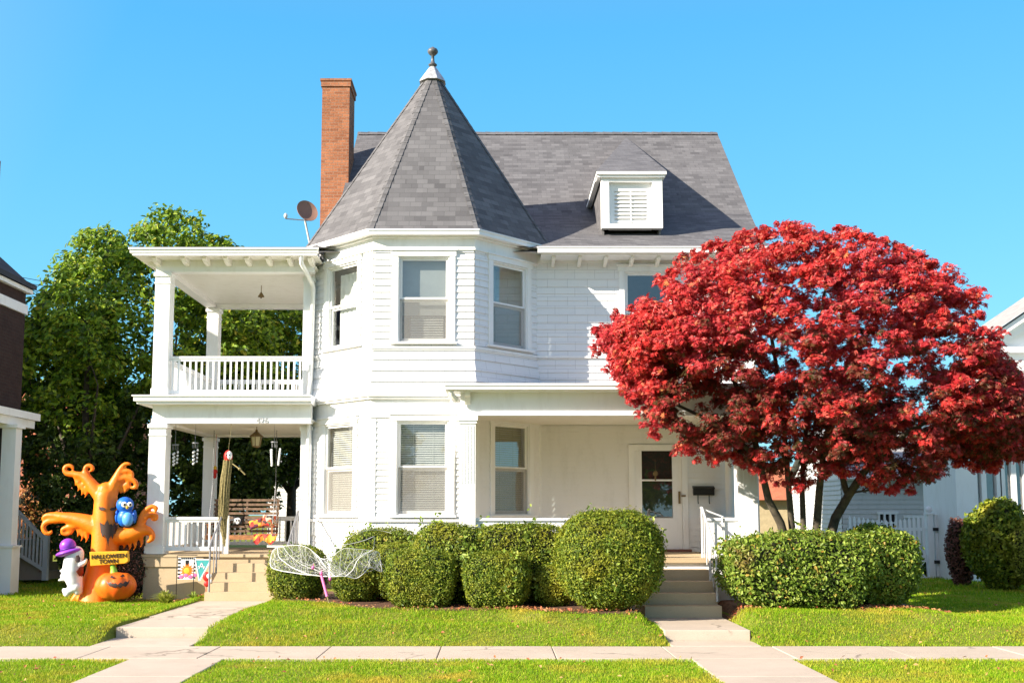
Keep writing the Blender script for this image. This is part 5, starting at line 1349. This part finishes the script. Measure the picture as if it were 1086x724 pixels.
# curved prints
def decal(name, polys, surf, mat, parent, res=.008, off=.012):
    V = []; F_ = []; idx = {}
    def inside(x, y, poly):
        c_ = False; j = len(poly)-1
        for i in range(len(poly)):
            if (poly[i][1] > y) != (poly[j][1] > y) and x < (poly[j][0]-poly[i][0])*(y-poly[i][1])/(poly[j][1]-poly[i][1])+poly[i][0]: c_ = not c_
            j = i
        return c_
    st = res*KI
    for poly in polys:
        xs_ = [p[0] for p in poly]; ys_ = [p[1] for p in poly]
        for i in range(int((max(xs_)-min(xs_))/st)+1):
            for j in range(int((max(ys_)-min(ys_))/st)+1):
                x, y = min(xs_)+i*st, min(ys_)+j*st
                if inside(x+st/2, y+st/2, poly):
                    b = len(V)
                    for (a_, b_) in ((x,y+st),(x+st,y+st),(x+st,y),(x,y)):
                        d = surf(a_, b_); V.append(I(a_, b_, d-off))
                    F_.append((b,b+1,b+2,b+3))
    mm = MB(); mm.add(V, F_); return mm.build(name, mat, parent)
def cyl(xc, r, dy=0):
    return lambda x, y: dy - math.sqrt(max(0, r*r-min(abs(x-xc), r*.97)**2))/KI
def sph(xc, yc, rx, ry, rd, dy=0):
    return lambda x, y: dy - rd/KI*math.sqrt(max(0.02, 1-((x-xc)/rx)**2-((y-yc)/ry)**2))
decal('mouth', [[(288,318),(300,332),(304,322),(318,330),(326,338),(334,322),(342,312),(350,334),(360,330),(368,340),(376,322),(380,336),(392,332),(388,362),(384,378),(372,374),(366,402),(358,384),(350,398),(346,432),(336,396),(326,380),(318,392),(312,372),(300,366),(306,352),(288,350),(298,338)]], cyl(333,58), M['ink'], inf, .006, .02)
decal('eye', [[(294,246),(308,252),(322,252),(336,260),(322,268),(306,266),(300,258)]], cyl(333,56), M['ink'], inf, .006, .02)
decal('eye', [[(352,262),(362,254),(372,254),(384,246),(382,260),(370,268),(358,268)]], cyl(333,56), M['ink'], inf, .006, .02)
# sign
m = MB(); yy = -.50; 

vs = [I(258,460,yy-.03), I(436,456,yy+.03), I(438,504,yy+.03), I(424,514,yy+.03), I(262,526,yy-.03)]; m.prism(vs[::-1], (0,.10,0)); sgn = m.build('sign_board', M['signy'], inf, bevel=.01)
d_ = (I(430,470,yy+.03)-I(262,478,yy-.03)).normalized(); up_v = Vector((0,0,1))
text_obj('lettering', 'HALLOWEEN', .112, M['ink'], I(349,489,yy-.006), d_, up_v, sgn, .004, 'CENTER', .0015)
text_obj('lettering', 'TOWN', .112, M['ink'], I(347,513,yy-.006), d_, up_v, sgn, .004, 'CENTER', .0015)
# pumpkin
m = MB(); c = I(380,618,-.42); n = 48; mm_ = 16; vs = []; R0 = 92/KI
for i in range(mm_+1):
    p = math.pi*i/mm_
    for k in range(n):
        t = 2*math.pi*k/n; rb_ = 1-.07*abs(math.sin(t*4))**.0*(abs(math.cos(t*4))**6); vs.append((c.x+R0*math.sin(p)*math.cos(t)*rb_, c.y+R0*.8*math.sin(p)*math.sin(t)*rb_, c.z-68/KI*math.cos(p)*(1-.10*(math.sin(p) < .4))))
m.add(vs, [(i*n+k, i*n+(k+1)%n, (i+1)*n+(k+1)%n, (i+1)*n+k) for i in range(mm_) for k in range(n)], True); pk_ = m.build('pumpkin', M['pumpkin'], inf)
m = MB(); px_tube(m, [(372,556),(370,538),(364,524)], [17,13,11], -.42); m.build('stem', M['green'], pk_)
sf = sph(380,618,92,68,92*.8,-.42)
decal('pumpkin_mouth', [[(334,590),(346,604),(356,598),(366,610),(378,604),(390,612),(402,602),(414,608),(424,596),(436,600),(446,588),(440,608),(428,622),(414,618),(404,628),(390,620),(378,630),(366,620),(354,622),(342,608)]], sf, M['ink'], pk_, .006, .022)
decal('pumpkin_eye', [[(352,578),(362,568),(374,578),(362,582)]], sf, M['ink'], pk_, .006, .022); decal('pumpkin_eye', [[(400,574),(414,562),(424,572),(412,578)]], sf, M['ink'], pk_, .006, .022)
# ghost
m = MB()
px_tube(m, [(205,640),(190,600),(180,550),(185,500),(195,470)], [22,36,44,42,38], -.35)
px_tube(m, [(170,560),(145,550),(125,548)], [18,12,6], -.42); px_tube(m, [(165,580),(140,585),(116,592)], [16,10,5], -.42); px_tube(m, [(160,570),(140,566),(124,572)], [14,9,5], -.42)
px_tube(m, [(200,620),(165,640),(150,658),(140,636),(134,640)], [26,18,12,9,5], -.38); px_tube(m, [(215,520),(235,510),(243,495)], [16,10,7], -.42)
gh = remesh(m.build('ghost', M['ghost'], inf), .018, 4)
gs = sph(196,520,44,62,44,-.37)
decal('ghost_mouth', [[(196,552),(205,540),(216,528),(230,528),(232,560),(224,574),(210,572)]], gs, simple('red_brown_print', (.25,.03,.02), .5), gh, .006, .022)
decal('ghost_eye', [[(196,478),(208,474),(216,488),(214,506),(200,510),(190,498)]], gs, M['ink'], gh, .006, .03)
m = MB(); c = I(162,462,-.40); rot = Matrix.Rotation(rad(-14),3,'Y'); m.ball(c, 58/KI, 50/KI, 15/KI, rot=rot); hat = m.build('hat', M['purple'], gh)
m = MB(); c = I(158,432,-.40); m.ball(c, 36/KI, 34/KI, 34/KI, rot=rot); m.build('hat_crown', M['purple'], hat)
m = MB(); c = I(160,446,-.40); m.ball(c, 38/KI, 36/KI, 8/KI, rot=rot); m.build('hat_band', simple('deep_purple_band', (.13,.02,.30), .5), hat)
# bird
m = MB(); m.ball(I(428,302,-.08), 40/KI, 38/KI, 44/KI); m.ball(I(424,242,-.10), 40/KI, 36/KI, 38/KI); bird = remesh(m.build('bird', M['blue'], inf), .015, 3)
m = MB(); m.ball(I(436,308,-.22), 26/KI, 18/KI, 32/KI); m.build('belly', M['lblue'], bird)
for x, s in ((420,1), (446,.9)):
    m = MB(); m.ball(I(x,240,-.25), 13/KI*s, 7/KI, 13/KI*s); ey = m.build('bird_eye', M['ghost'], bird); m = MB(); m.ball(I(x+1,240,-.285), 6/KI, 4/KI, 6/KI); m.build('pupil', M['black'], ey)
m = MB(); m.ball(I(434,254,-.28), 6/KI, 8/KI, 8/KI); m.build('beak', M['yellow'], bird)
for s in (-1, 1):
    m = MB(); m.ball(I(428+s*40,296,-.08), 9/KI, 20/KI, 32/KI); m.build('wing', M['blue'], bird)
# guy cords
m = MB(); m.tube([I(300,690,.5), I(330,420,.1)], .004, 4); m.build('guy_cord', M['ghost'], inf)
# ------------------------------------------------------------------ neighbouring buildings
nb = empty('brick_neighbour_house', (-13, 4, 0), 'dark brick house with white trimmed porch at the left edge of the photo', 'house')
XN = -10.86; yn0, yn1 = .9, 3.5
ez_ = zat(300, 2.9)
m = MB(); m.box(-18, XN, yn0, yn1, -.1, ez_-.05); m.build('wall', M['brickdark'], nb)
m = MB(); m.box(-18, XN+.10, yn0-.4, yn1+.15, ez_-.12, ez_-.02); m.box(-18, XN+.05, yn0-.05, yn1+.03, ez_-.62, ez_-.40); m.build('eave', M['trim'], nb)
m = MB(); m.prism([(XN+.16, yn0-.45, ez_-.015), (XN+.16, yn1+.2, ez_-.015), (XN+.16, yn1+.2, ez_+.1), (XN-.0, yn1+.2, ez_+.25), (-13.8, 2.4, ez_+3.0), (XN-.0, yn0-.45, ez_+.25)], (-.001,0,0)) if False else None
m.add([(XN+.16,yn0-.45,ez_),(XN+.16,yn1+.2,ez_),(-14.3,yn1+.2,ez_+3.2),(-14.3,yn0-.45,ez_+3.2)], [(0,1,2,3)])
m.add([(XN+.16,yn0-.45,ez_-.018),(XN+.16,yn1+.2,ez_-.018),(XN+.16,yn1+.2,ez_+.10),(XN+.16,yn0-.45,ez_+.10)], [(0,1,2,3)])
m.add([(XN+.16,yn1+.2,ez_),(-14.3,yn1+.2,ez_+3.2),(-18,yn1+.2,ez_)], [(0,1,2)]); m.add([(XN+.16,yn0-.45,ez_),(-14.3,yn0-.45,ez_+3.2),(-18,yn0-.45,ez_)], [(2,1,0)])
m.add([(-18,yn0-.45,ez_),(-18,yn1+.2,ez_),(-14.3,yn1+.2,ez_+3.2),(-14.3,yn0-.45,ez_+3.2)], [(3,2,1,0)])
m.build('roof', M['roofdark'], nb)
c = at(1, 163, 5.5); m = MB(); m.box(c.x-1.2, c.x-.28, 5.3, 6.1, 0, c.z); m.build('chimney', M['brick'], nb)
pz = zat(436, 2.8)
m = MB(); m.box(-16, -10.42, .9, 3.55, pz-.16, pz); m.box(-16, -10.50, .98, 3.45, pz-.34, pz-.162); m.build('porch_roof', M['trim'], nb)
xc_ = xat(10, 520, 2.3); m = MB(); m.box(xc_-.15, xc_+.15, 2.15, 2.45, .95, pz-.342); m.box(xc_-.2, xc_+.2, 2.1, 2.5, pz-.42, pz-.343); m.box(xc_-.2, xc_+.2, 2.1, 2.5, -.1, .90); m.box(xc_-.23, xc_+.23, 2.07, 2.53, .902, .948)
m.build('porch_column', M['trim'], nb)
fN = Face((-16, 1.95), (xc_-.21, 1.95)); m = MB(); fN.siding(m, 0, pz-.35, .118, .016, [(fN.L-1.2, fN.L-.2, 1.9, 2.6)]); m.build('siding', M['white'], nb)
m = MB(); fN.box(m, fN.L-1.26, fN.L-.14, -.03, .03, 1.84, 1.9); fN.box(m, fN.L-.2, fN.L-.14, -.03, .03, 1.9, 2.66); fw = m.build('window', M['trim'], nb)
m = MB(); m.quad(fN.pt(fN.L-1.2,-.01,1.9), fN.pt(fN.L-.2,-.01,1.9), fN.pt(fN.L-.2,-.01,2.6), fN.pt(fN.L-1.2,-.01,2.6)); m.build('glass_pane', M['glass'], fw)
m = MB(); m.box(-15, xc_-.3, 2.4, 2.45, 0, pz-.35); m.build('inner_wall', M['dark'], nb)
# stair with sloping white railing
sr = empty('porch_stair', (-10.4, 5.6, 0), 'pale stair with a sloping white railing behind the neighbouring porch', 'stair')
a0 = at(21, 552, 5.6); a1 = at(47, 590, 5.6)
m = MB()
for i in range(4): m.box(a0.x+i*(a1.x-a0.x)/4, a0.x+(i+1)*(a1.x-a0.x)/4, 5.7, 6.9, 0, .8-.2*i)
m.box(a0.x-1.5, a0.x, 5.7, 6.9, 0, .98); m.build('steps', M['conc'], sr)
m = MB(); m.bar((a0.x-.1,5.62,zat(541,5.6)), (a1.x,5.62,zat(572,5.6)), .07, .09); m.bar((a0.x-.1,5.62,zat(585,5.6)), (a1.x,5.62,zat(604,5.6)), .05, .08)
for i in range(9):
    t = i/8; x = a0.x-.1+(a1.x-a0.x+.1)*t; m.box(x-.02, x+.02, 5.6, 5.64, zat(585+19*t,5.6), zat(541+31*t,5.6))
m.box(a1.x-.03, a1.x+.09, 5.56, 5.68, 0, zat(566,5.6)); m.build('railing', M['trim'], sr)
# distant red brick house seen past the neighbour
rb = empty('red_brick_house', (-21, 26, 0), 'distant red brick house with an orange tiled roof behind the trees at the left', 'house')
Yb = 26; xa, xb_ = at(-60,500,Yb).x, at(105,500,Yb).x; zr1 = zat(478,Yb); zr2 = zat(438,Yb)
m = MB(); m.box(xa, xb_, Yb, Yb+7, 0, zr1-.02); m.build('wall', M['brickred'], rb)
m = MB(); m.add([(xa-.3,Yb-.4,zr1),(xb_+.3,Yb-.4,zr1),(xb_+.3,Yb+3.5,zr2+1.4),(xa-.3,Yb+3.5,zr2+1.4)], [(0,1,2,3)]); m.add([(xa-.3,Yb+7.4,zr1),(xb_+.3,Yb+7.4,zr1),(xb_+.3,Yb+3.5,zr2+1.4),(xa-.3,Yb+3.5,zr2+1.4)], [(3,2,1,0)])
m.add([(xb_+.3,Yb-.4,zr1),(xb_+.3,Yb+7.4,zr1),(xb_+.3,Yb+3.5,zr2+1.4)], [(0,1,2)]); m.build('roof', M['roofred'], rb)
# white building through the porch
wh = empty('white_outbuilding', (-8.5, 19, 0), 'white outbuilding glimpsed through the lower porch behind the dark trunk', 'building')
fw_ = Face((xat(284,540,19), 19), (xat(352,540,19), 19)); m = MB(); fw_.siding(m, 0, zat(508,19), .15, .02); m.box(fw_.p0.x+.01, fw_.p1.x-.01, 19.03, 23, 0, zat(508,19)-.01); m.build('wall', M['white'], wh)
m = MB(); m.add([(fw_.p0.x-.2,18.7,zat(508,19)),(fw_.p1.x+.2,18.7,zat(508,19)),(fw_.p1.x+.2,21,zat(508,19)+1.0),(fw_.p0.x-.2,21,zat(508,19)+1.0)], [(0,1,2,3)])
m.add([(fw_.p0.x-.2,23.3,zat(508,19)),(fw_.p1.x+.2,23.3,zat(508,19)),(fw_.p1.x+.2,21,zat(508,19)+1.0),(fw_.p0.x-.2,21,zat(508,19)+1.0)], [(3,2,1,0)]); m.build('roof', M['roofgrey'], wh)
# garage on the right
YG = 15.0
M['offwhite'] = paint('off_white_paint', (.58,.57,.55), (.50,.49,.46))
ga = empty('white_garage', (14, YG, 0), 'low white garage with a grey roof behind the picket fence', 'garage')
g0, g1 = xat(893,540,YG), xat(1022,540,YG); gez = zat(504,YG)
fG = Face((g0,YG),(g1,YG)); wx0, wx1 = xat(932,550,YG)-g0, xat(950,550,YG)-g0
m = MB(); fG.siding(m, 0, gez-.1, .16, .02, [(wx0,wx1,zat(562,YG),zat(545,YG))]); m.box(g0+.01, g1-.01, YG+.3, YG+6.0, 0, gez-.12)
fGs = Face((g0,YG+6),(g0,YG)); fGs.siding(m, 0, gez-.1, .16, .03); m.build('wall', M['offwhite'], ga)
m = MB(); m.prism([(g0+.02,YG+.05,gez-.1),(g0+.02,YG+5.95,gez-.1),(g0+.02,YG+3,gez+1.55)], (.1,0,0)); m.build('gable', M['white'], ga)
m = MB(); rt = gez+1.75
m.add([(g0-.15,YG-.3,gez),(g1+.15,YG-.3,gez),(g1+.15,YG+3,rt),(g0-.15,YG+3,rt)], [(0,1,2,3)]); m.add([(g0-.15,YG+6.3,gez),(g1+.15,YG+6.3,gez),(g1+.15,YG+3,rt),(g0-.15,YG+3,rt)], [(3,2,1,0)]); m.build('roof', M['roofgrey'], ga)
m = MB(); m.box(g0-.15,g1+.15,YG-.4,YG-.31,gez-.12,gez); m.box(g0-.05,g1+.05,YG-.32,YG-.0,gez-.16,gez-.122); m.build('gutter', M['trim'], ga)
m = MB(); fG.box(m, wx0-.08, wx1+.08, -.02, .05, zat(545,YG)+.001, zat(545,YG)+.09); fG.box(m, wx0-.08, wx1+.08, -.02, .05, zat(562,YG)-.09, zat(562,YG)-.001)
for i in range(4):
    u = wx0+(wx1-wx0)*i/3; fG.box(m, u-.03, u+.03, -.04, .045, zat(562,YG), zat(545,YG))
fG.box(m, wx0+.03, wx1-.03, -.04, .043, zat(554,YG)-.02, zat(554,YG)+.02); wg = m.build('window', M['trim'], ga)
m = MB(); m.quad(fG.pt(wx0,-.1,zat(562,YG)), fG.pt(wx1,-.1,zat(562,YG)), fG.pt(wx1,-.1,zat(545,YG)), fG.pt(wx0,-.1,zat(545,YG))); m.build('glass_pane', M['dark'], wg)
m = MB(); fG.box(m, xat(958,550,YG)-g0, g1-g0-.2, .021, .04, zat(549,YG), zat(546,YG)); m.build('door_panel', M['trim'], ga)
# further house seen between the maple stems
YT = 24.0
th = empty('tan_house', (9, YT, 0), 'tan house with an orange-red roof glimpsed between the maple stems', 'house')
t0, t1 = xat(800,540,YT), xat(878,540,YT)
m = MB(); m.box(t0, t1, YT, YT+5, 0, zat(529,YT)); m.build('wall', simple('tan_stucco', (.50,.40,.24), .9, .1), th)
m = MB(); m.add([(t0-.3,YT-.4,zat(530,YT)),(t1+.3,YT-.4,zat(530,YT)),(t1+.3,YT+2.5,zat(512,YT)+.8),(t0-.3,YT+2.5,zat(512,YT)+.8)], [(0,1,2,3)])
m.add([(t0-.3,YT+5.4,zat(530,YT)),(t1+.3,YT+5.4,zat(530,YT)),(t1+.3,YT+2.5,zat(512,YT)+.8),(t0-.3,YT+2.5,zat(512,YT)+.8)], [(3,2,1,0)]); m.build('roof', M['roofred'], th)
# white neighbouring house on the right
YH = 7.0
rh = empty('white_neighbour_house', (15, YH+3, 0), 'white gabled house with an enclosed window porch at the right edge of the photo', 'house')
hx0 = xat(1056,400,YH); hz = zat(374,YH); sx = xat(1028,500,YH-1.8)
fH = Face((hx0,YH),(hx0+9,YH)); wz0, wz1 = zat(447,YH), zat(408,YH); wu0 = xat(1077,430,YH)-hx0; wu1 = wu0+.9
m = MB(); fH.siding(m, 0, hz, .13, .018, [(wu0,wu1,wz0,wz1)]); Face((hx0,YH+2.4),(hx0,YH)).siding(m, 0, hz, .13, .018); m.box(hx0+.01,hx0+8.9,YH+.4,YH+2.4,0,hz-.05)
m.build('siding', M['white'], rh)
gp = [(hx0-.0,YH-.02,hz+.12),(hx0+9,YH-.02,hz+.12),(hx0+4.5,YH-.02,hz+3.1)]
m = MB(); m.prism(gp, (0,.2,0)); m.build('gable', M['white'], rh)
m = MB(); m.box(hx0-.35, hx0+9.3, YH-.4, YH-.0, hz-.04, hz+.10); m.box(hx0-.2, hx0+9.2, YH-.2, YH-.0, hz-.5, hz-.042)
m.bar((hx0-.45,YH-.25,hz+.15),(hx0+4.5,YH-.25,hz+3.45),.34,.16); m.bar((hx0-.15,YH-.12,hz+.13),(hx0+4.5,YH-.12,hz+3.15),.2,.22); m.build('cornice', M['trim'], rh)
m = MB(); m.add([(hx0-.5,YH-.5,hz+.28),(hx0-.5,YH+2.4,hz+.28),(hx0+4.5,YH+2.4,hz+3.6),(hx0+4.5,YH-.5,hz+3.6)], [(3,2,1,0)]); m.add([(hx0+9.5,YH-.5,hz+.28),(hx0+9.5,YH+2.4,hz+.28),(hx0+4.5,YH+2.4,hz+3.6),(hx0+4.5,YH-.5,hz+3.6)], [(0,1,2,3)])
m.build('roof', M['roofgrey'], rh)
m = MB(); fH.box(m, wu0-.1, wu0, -.03, .05, wz0-.1, wz1+.1); fH.box(m, wu0, wu1, -.03, .05, wz1, wz1+.12); fH.box(m, wu0, wu1, -.03, .06, wz0-.1, wz0); fH.box(m, wu0, wu1, -.06, -.02, (wz0+wz1)/2-.03, (wz0+wz1)/2+.03)
wr_ = m.build('window', M['trim'], rh)
m = MB(); m.quad(fH.pt(wu0,-.05,wz0), fH.pt(wu1,-.05,wz0), fH.pt(wu1,-.05,wz1), fH.pt(wu0,-.05,wz1)); m.build('glass_pane', M['glass'], wr_)
m = MB(); m.quad(fH.pt(wu0,-.2,wz0), fH.pt(wu1,-.2,wz0), fH.pt(wu1,-.2,wz1), fH.pt(wu0,-.2,wz1)); m.build('curtain', M['shade'], wr_)
# enclosed porch
YS = YH-2.0; px_ = xat(1014,520,YS); pz1 = zat(452,YS); wz0, wz1 = zat(548,YS), zat(468,YS)
m = MB(); m.box(px_, px_+7, YS, YS+.2, 0, wz0-.05); m.box(px_, px_+7, YS, YS+.2, wz1+.05, pz1); m.box(px_, xat(1037,520,YS), YS-.004, YS+.2, wz0-.05, wz1+.05)
m.box(px_, px_+.2, YS+.2, YH, 0, pz1); m.build('porch_wall', M['trim'], rh)
m = MB(); m.box(px_-.25, px_+7.2, YS-.3, YH-.0, pz1+.0, pz1+.14); m.box(px_-.15, px_+7.1, YS-.2, YH-.05, pz1+.141, pz1+.2); m.build('porch_roof', M['trim'], rh)
m = MB()
for i, q in enumerate((1043, 1059, 1063, 1075, 1088, 1101)):
    x = xat(q,500,YS); m.box(x-.06, x+.06, YS+.0, YS+.16, wz0-.049, wz1+.049)
m.build('window_frame', M['trim'], rh)
m = MB(); m.quad((px_+.3,YS+.1,wz0),(px_+6.9,YS+.1,wz0),(px_+6.9,YS+.1,wz1),(px_+.3,YS+.1,wz1)); m.build('porch_glass', M['glass'], rh)
m = MB(); m.box(px_+.3,px_+6.9,YS+1.4,YS+1.5,0,pz1); m.build('inner_wall', simple('grey_blue_inner_wall', (.16,.18,.24), .8, .1), rh)
# ------------------------------------------------------------------ picket fence
YF = 6.2
def pickets(m, x0, x1, ztop, arch=0):
    n = int((x1-x0)/.115)
    for i in range(n):
        x = x0+(i+.5)*(x1-x0)/n; u = (x-x0)/(x1-x0); zt_ = ztop + arch*(math.cos(math.pi*2*u)*.5+.5)
        m.add([(x-.032,YF,.46),(x+.032,YF,.46),(x+.032,YF,zt_-.06),(x,YF,zt_),(x-.032,YF,zt_-.06),(x-.032,YF+.02,.46),(x+.032,YF+.02,.46),(x+.032,YF+.02,zt_-.06),(x,YF+.02,zt_),(x-.032,YF+.02,zt_-.06)],
          [(4,3,2,1,0),(5,6,7,8,9),(0,1,6,5),(1,2,7,6),(2,3,8,7),(3,4,9,8),(4,0,5,9)])
def lattice(m, x0, x1, z0=.05, z1=.42):
    h = z1-z0; x = x0-h
    while x < x1:
        for s in (0, 1):
            a, b = (x, x+h) if s == 0 else (x+h, x); p = Vector((a,YF+.01+s*.008,z0)); q = Vector((b,YF+.01+s*.008,z1))
            if min(a,b) >= x0 and max(a,b) <= x1: m.bar(p, q, .03, .008, up=(0,1,0))
        x += .10
zf = zat(549, YF)
pf_ = empty('picket_fence', (xat(940,580,YF), YF, 0), 'white picket fence with lattice bottom left of its gate post', 'fence')
fx0, fx1, fx2 = xat(900,580,YF), xat(987,580,YF), xat(1046,580,YF)
m = MB(); pickets(m, fx0, fx1-.1, zf-.05, .10); m.build('pickets', M['trim'], pf_)
m = MB(); m.box(fx0, fx1-.1, YF+.021, YF+.06, .50, .58); m.box(fx0, fx1-.1, YF+.021, YF+.06, zf-.32, zf-.24); m.box(fx0, fx1-.1, YF-.01, YF+.04, .0, .05); m.box(fx0, fx1-.1, YF-.01, YF+.04, .42, .455); m.build('rails', M['trim'], pf_)
m = MB(); lattice(m, fx0, fx1-.1); m.build('lattice', M['trim'], pf_)
m = MB(); m.box(fx1-.075, fx1+.075, YF-.06, YF+.09, -.1, zf+.08); m.box(fx1-.1, fx1+.1, YF-.085, YF+.115, zf+.08, zf+.12); m.ball((fx1,YF+.015,zf+.21), .085); gpst = m.build('post', M['trim'], pf_)
gt_ = empty('picket_gate', (fx1+.1, YF, 0), 'white picket gate with black hinges right of the ball-topped post', 'gate')
m = MB(); pickets(m, fx1+.24, fx2, zf-.05, .12); m.build('pickets', M['trim'], gt_)
m = MB(); m.box(fx1+.12, fx1+.24, YF-.02, YF+.09, .06, zf+.08); m.box(fx1+.24, fx2, YF+.021, YF+.06, .50, .58); m.box(fx1+.24, fx2, YF+.021, YF+.06, zf-.32, zf-.24); m.box(fx1+.241, fx2, YF-.01, YF+.04, .0, .05); m.box(fx1+.241, fx2, YF-.01, YF+.04, .42, .455); m.build('gate_frame', M['trim'], gt_)
m = MB(); lattice(m, fx1+.25, fx2); m.build('lattice', M['trim'], gt_)
for zz_ in (.42, zf-.28): m = MB(); m.box(fx1+.05, fx1+.3, YF-.075, YF-.06, zz_-.04, zz_+.04); m.build('hinge', M['black'], gt_)
# wires
for i, (y0, y1) in enumerate(((283,300),(289,304))):
    m = MB(); p = at(-40, y0-5, 8+i*.3); q = at(110, y1+4, 12+i*.3); pts = [p.lerp(q, t/10)-Vector((0,0,.15*4*(t/10)*(1-t/10))) for t in range(11)]; m.tube(pts, .009, 5)
    tag(m.build('power_line', M['black']), ['upper thin black wire crossing the sky at the left', 'lower thin black wire crossing the sky at the left'][i], 'wire', 'wires in the sky at the left')
EXPO = 1.34
SKY_LO = (.10,.345,.46,1); SKY_HI = (.034,.228,.44,1)
# ------------------------------------------------------------------ light
w = bpy.data.worlds.new('World'); scene.world = w; w.use_nodes = True; nt = w.node_tree; nt.nodes.clear()
Ld = Vector((1.85, 1.0, -1.0)).normalized()
sky = nt.nodes.new('ShaderNodeTexSky'); sky.sky_type = 'NISHITA'; sky.sun_disc = False
sky.sun_elevation = math.asin(-Ld.z); sky.sun_rotation = math.atan2(-Ld.x, -Ld.y)
sky.air_density = 1.0; sky.dust_density = .25; sky.ozone_density = 2.2; sky.altitude = 0
bg = nt.nodes.new('ShaderNodeBackground'); bg.inputs[1].default_value = .085
wo = nt.nodes.new('ShaderNodeOutputWorld')
tc = nt.nodes.new('ShaderNodeTexCoord'); sp = nt.nodes.new('ShaderNodeSeparateXYZ'); nt.links.new(tc.outputs['Generated'], sp.inputs[0])
rp = nt.nodes.new('ShaderNodeValToRGB'); nt.links.new(sp.outputs[2], rp.inputs[0])
e = rp.color_ramp.elements; e[0].position = 0; e[0].color = SKY_LO; e[1].position = .42; e[1].color = SKY_HI; e2 = e.new(.75); e2.color = (.12,.13,.27,1)
vm = nt.nodes.new('ShaderNodeMix'); vm.data_type = 'RGBA'; vm.inputs[0].default_value = .78
sc = nt.nodes.new('ShaderNodeVectorMath'); sc.operation = 'SCALE'; sc.inputs[3].default_value = 1/.085
nt.links.new(rp.outputs[0], sc.inputs[0])
nt.links.new(sky.outputs[0], vm.inputs[6]); nt.links.new(sc.outputs[0], vm.inputs[7])
dp = nt.nodes.new('ShaderNodeVectorMath'); dp.operation = 'DOT_PRODUCT'; dp.inputs[1].default_value = tuple(-Ld); nt.links.new(tc.outputs['Generated'], dp.inputs[0])
mr = nt.nodes.new('ShaderNodeMapRange'); mr.inputs[1].default_value = .05; mr.inputs[2].default_value = 1.0; mr.inputs[3].default_value = 0; mr.inputs[4].default_value = .65; nt.links.new(dp.outputs['Value'], mr.inputs[0])
v2 = nt.nodes.new('ShaderNodeMix'); v2.data_type = 'RGBA'; nt.links.new(mr.outputs[0], v2.inputs[0]); nt.links.new(vm.outputs[2], v2.inputs[6]); v2.inputs[7].default_value = (.44/.085, .44/.085, .50/.085, 1)
nt.links.new(v2.outputs[2], bg.inputs[0]); nt.links.new(bg.outputs[0], wo.inputs[0])
sd = bpy.data.lights.new('sun', 'SUN'); sd.energy = 4.8; sd.angle = rad(.5); sd.color = (1, .90, .76)
so = bpy.data.objects.new('sun', sd); COL.objects.link(so); so.rotation_euler = Ld.to_track_quat('-Z', 'Y').to_euler(); so.location = (-20,-15,20)
scene.view_settings.view_transform = 'Standard'; scene.view_settings.look = 'None'; scene.view_settings.gamma = 1
scene.view_settings.exposure = EXPO
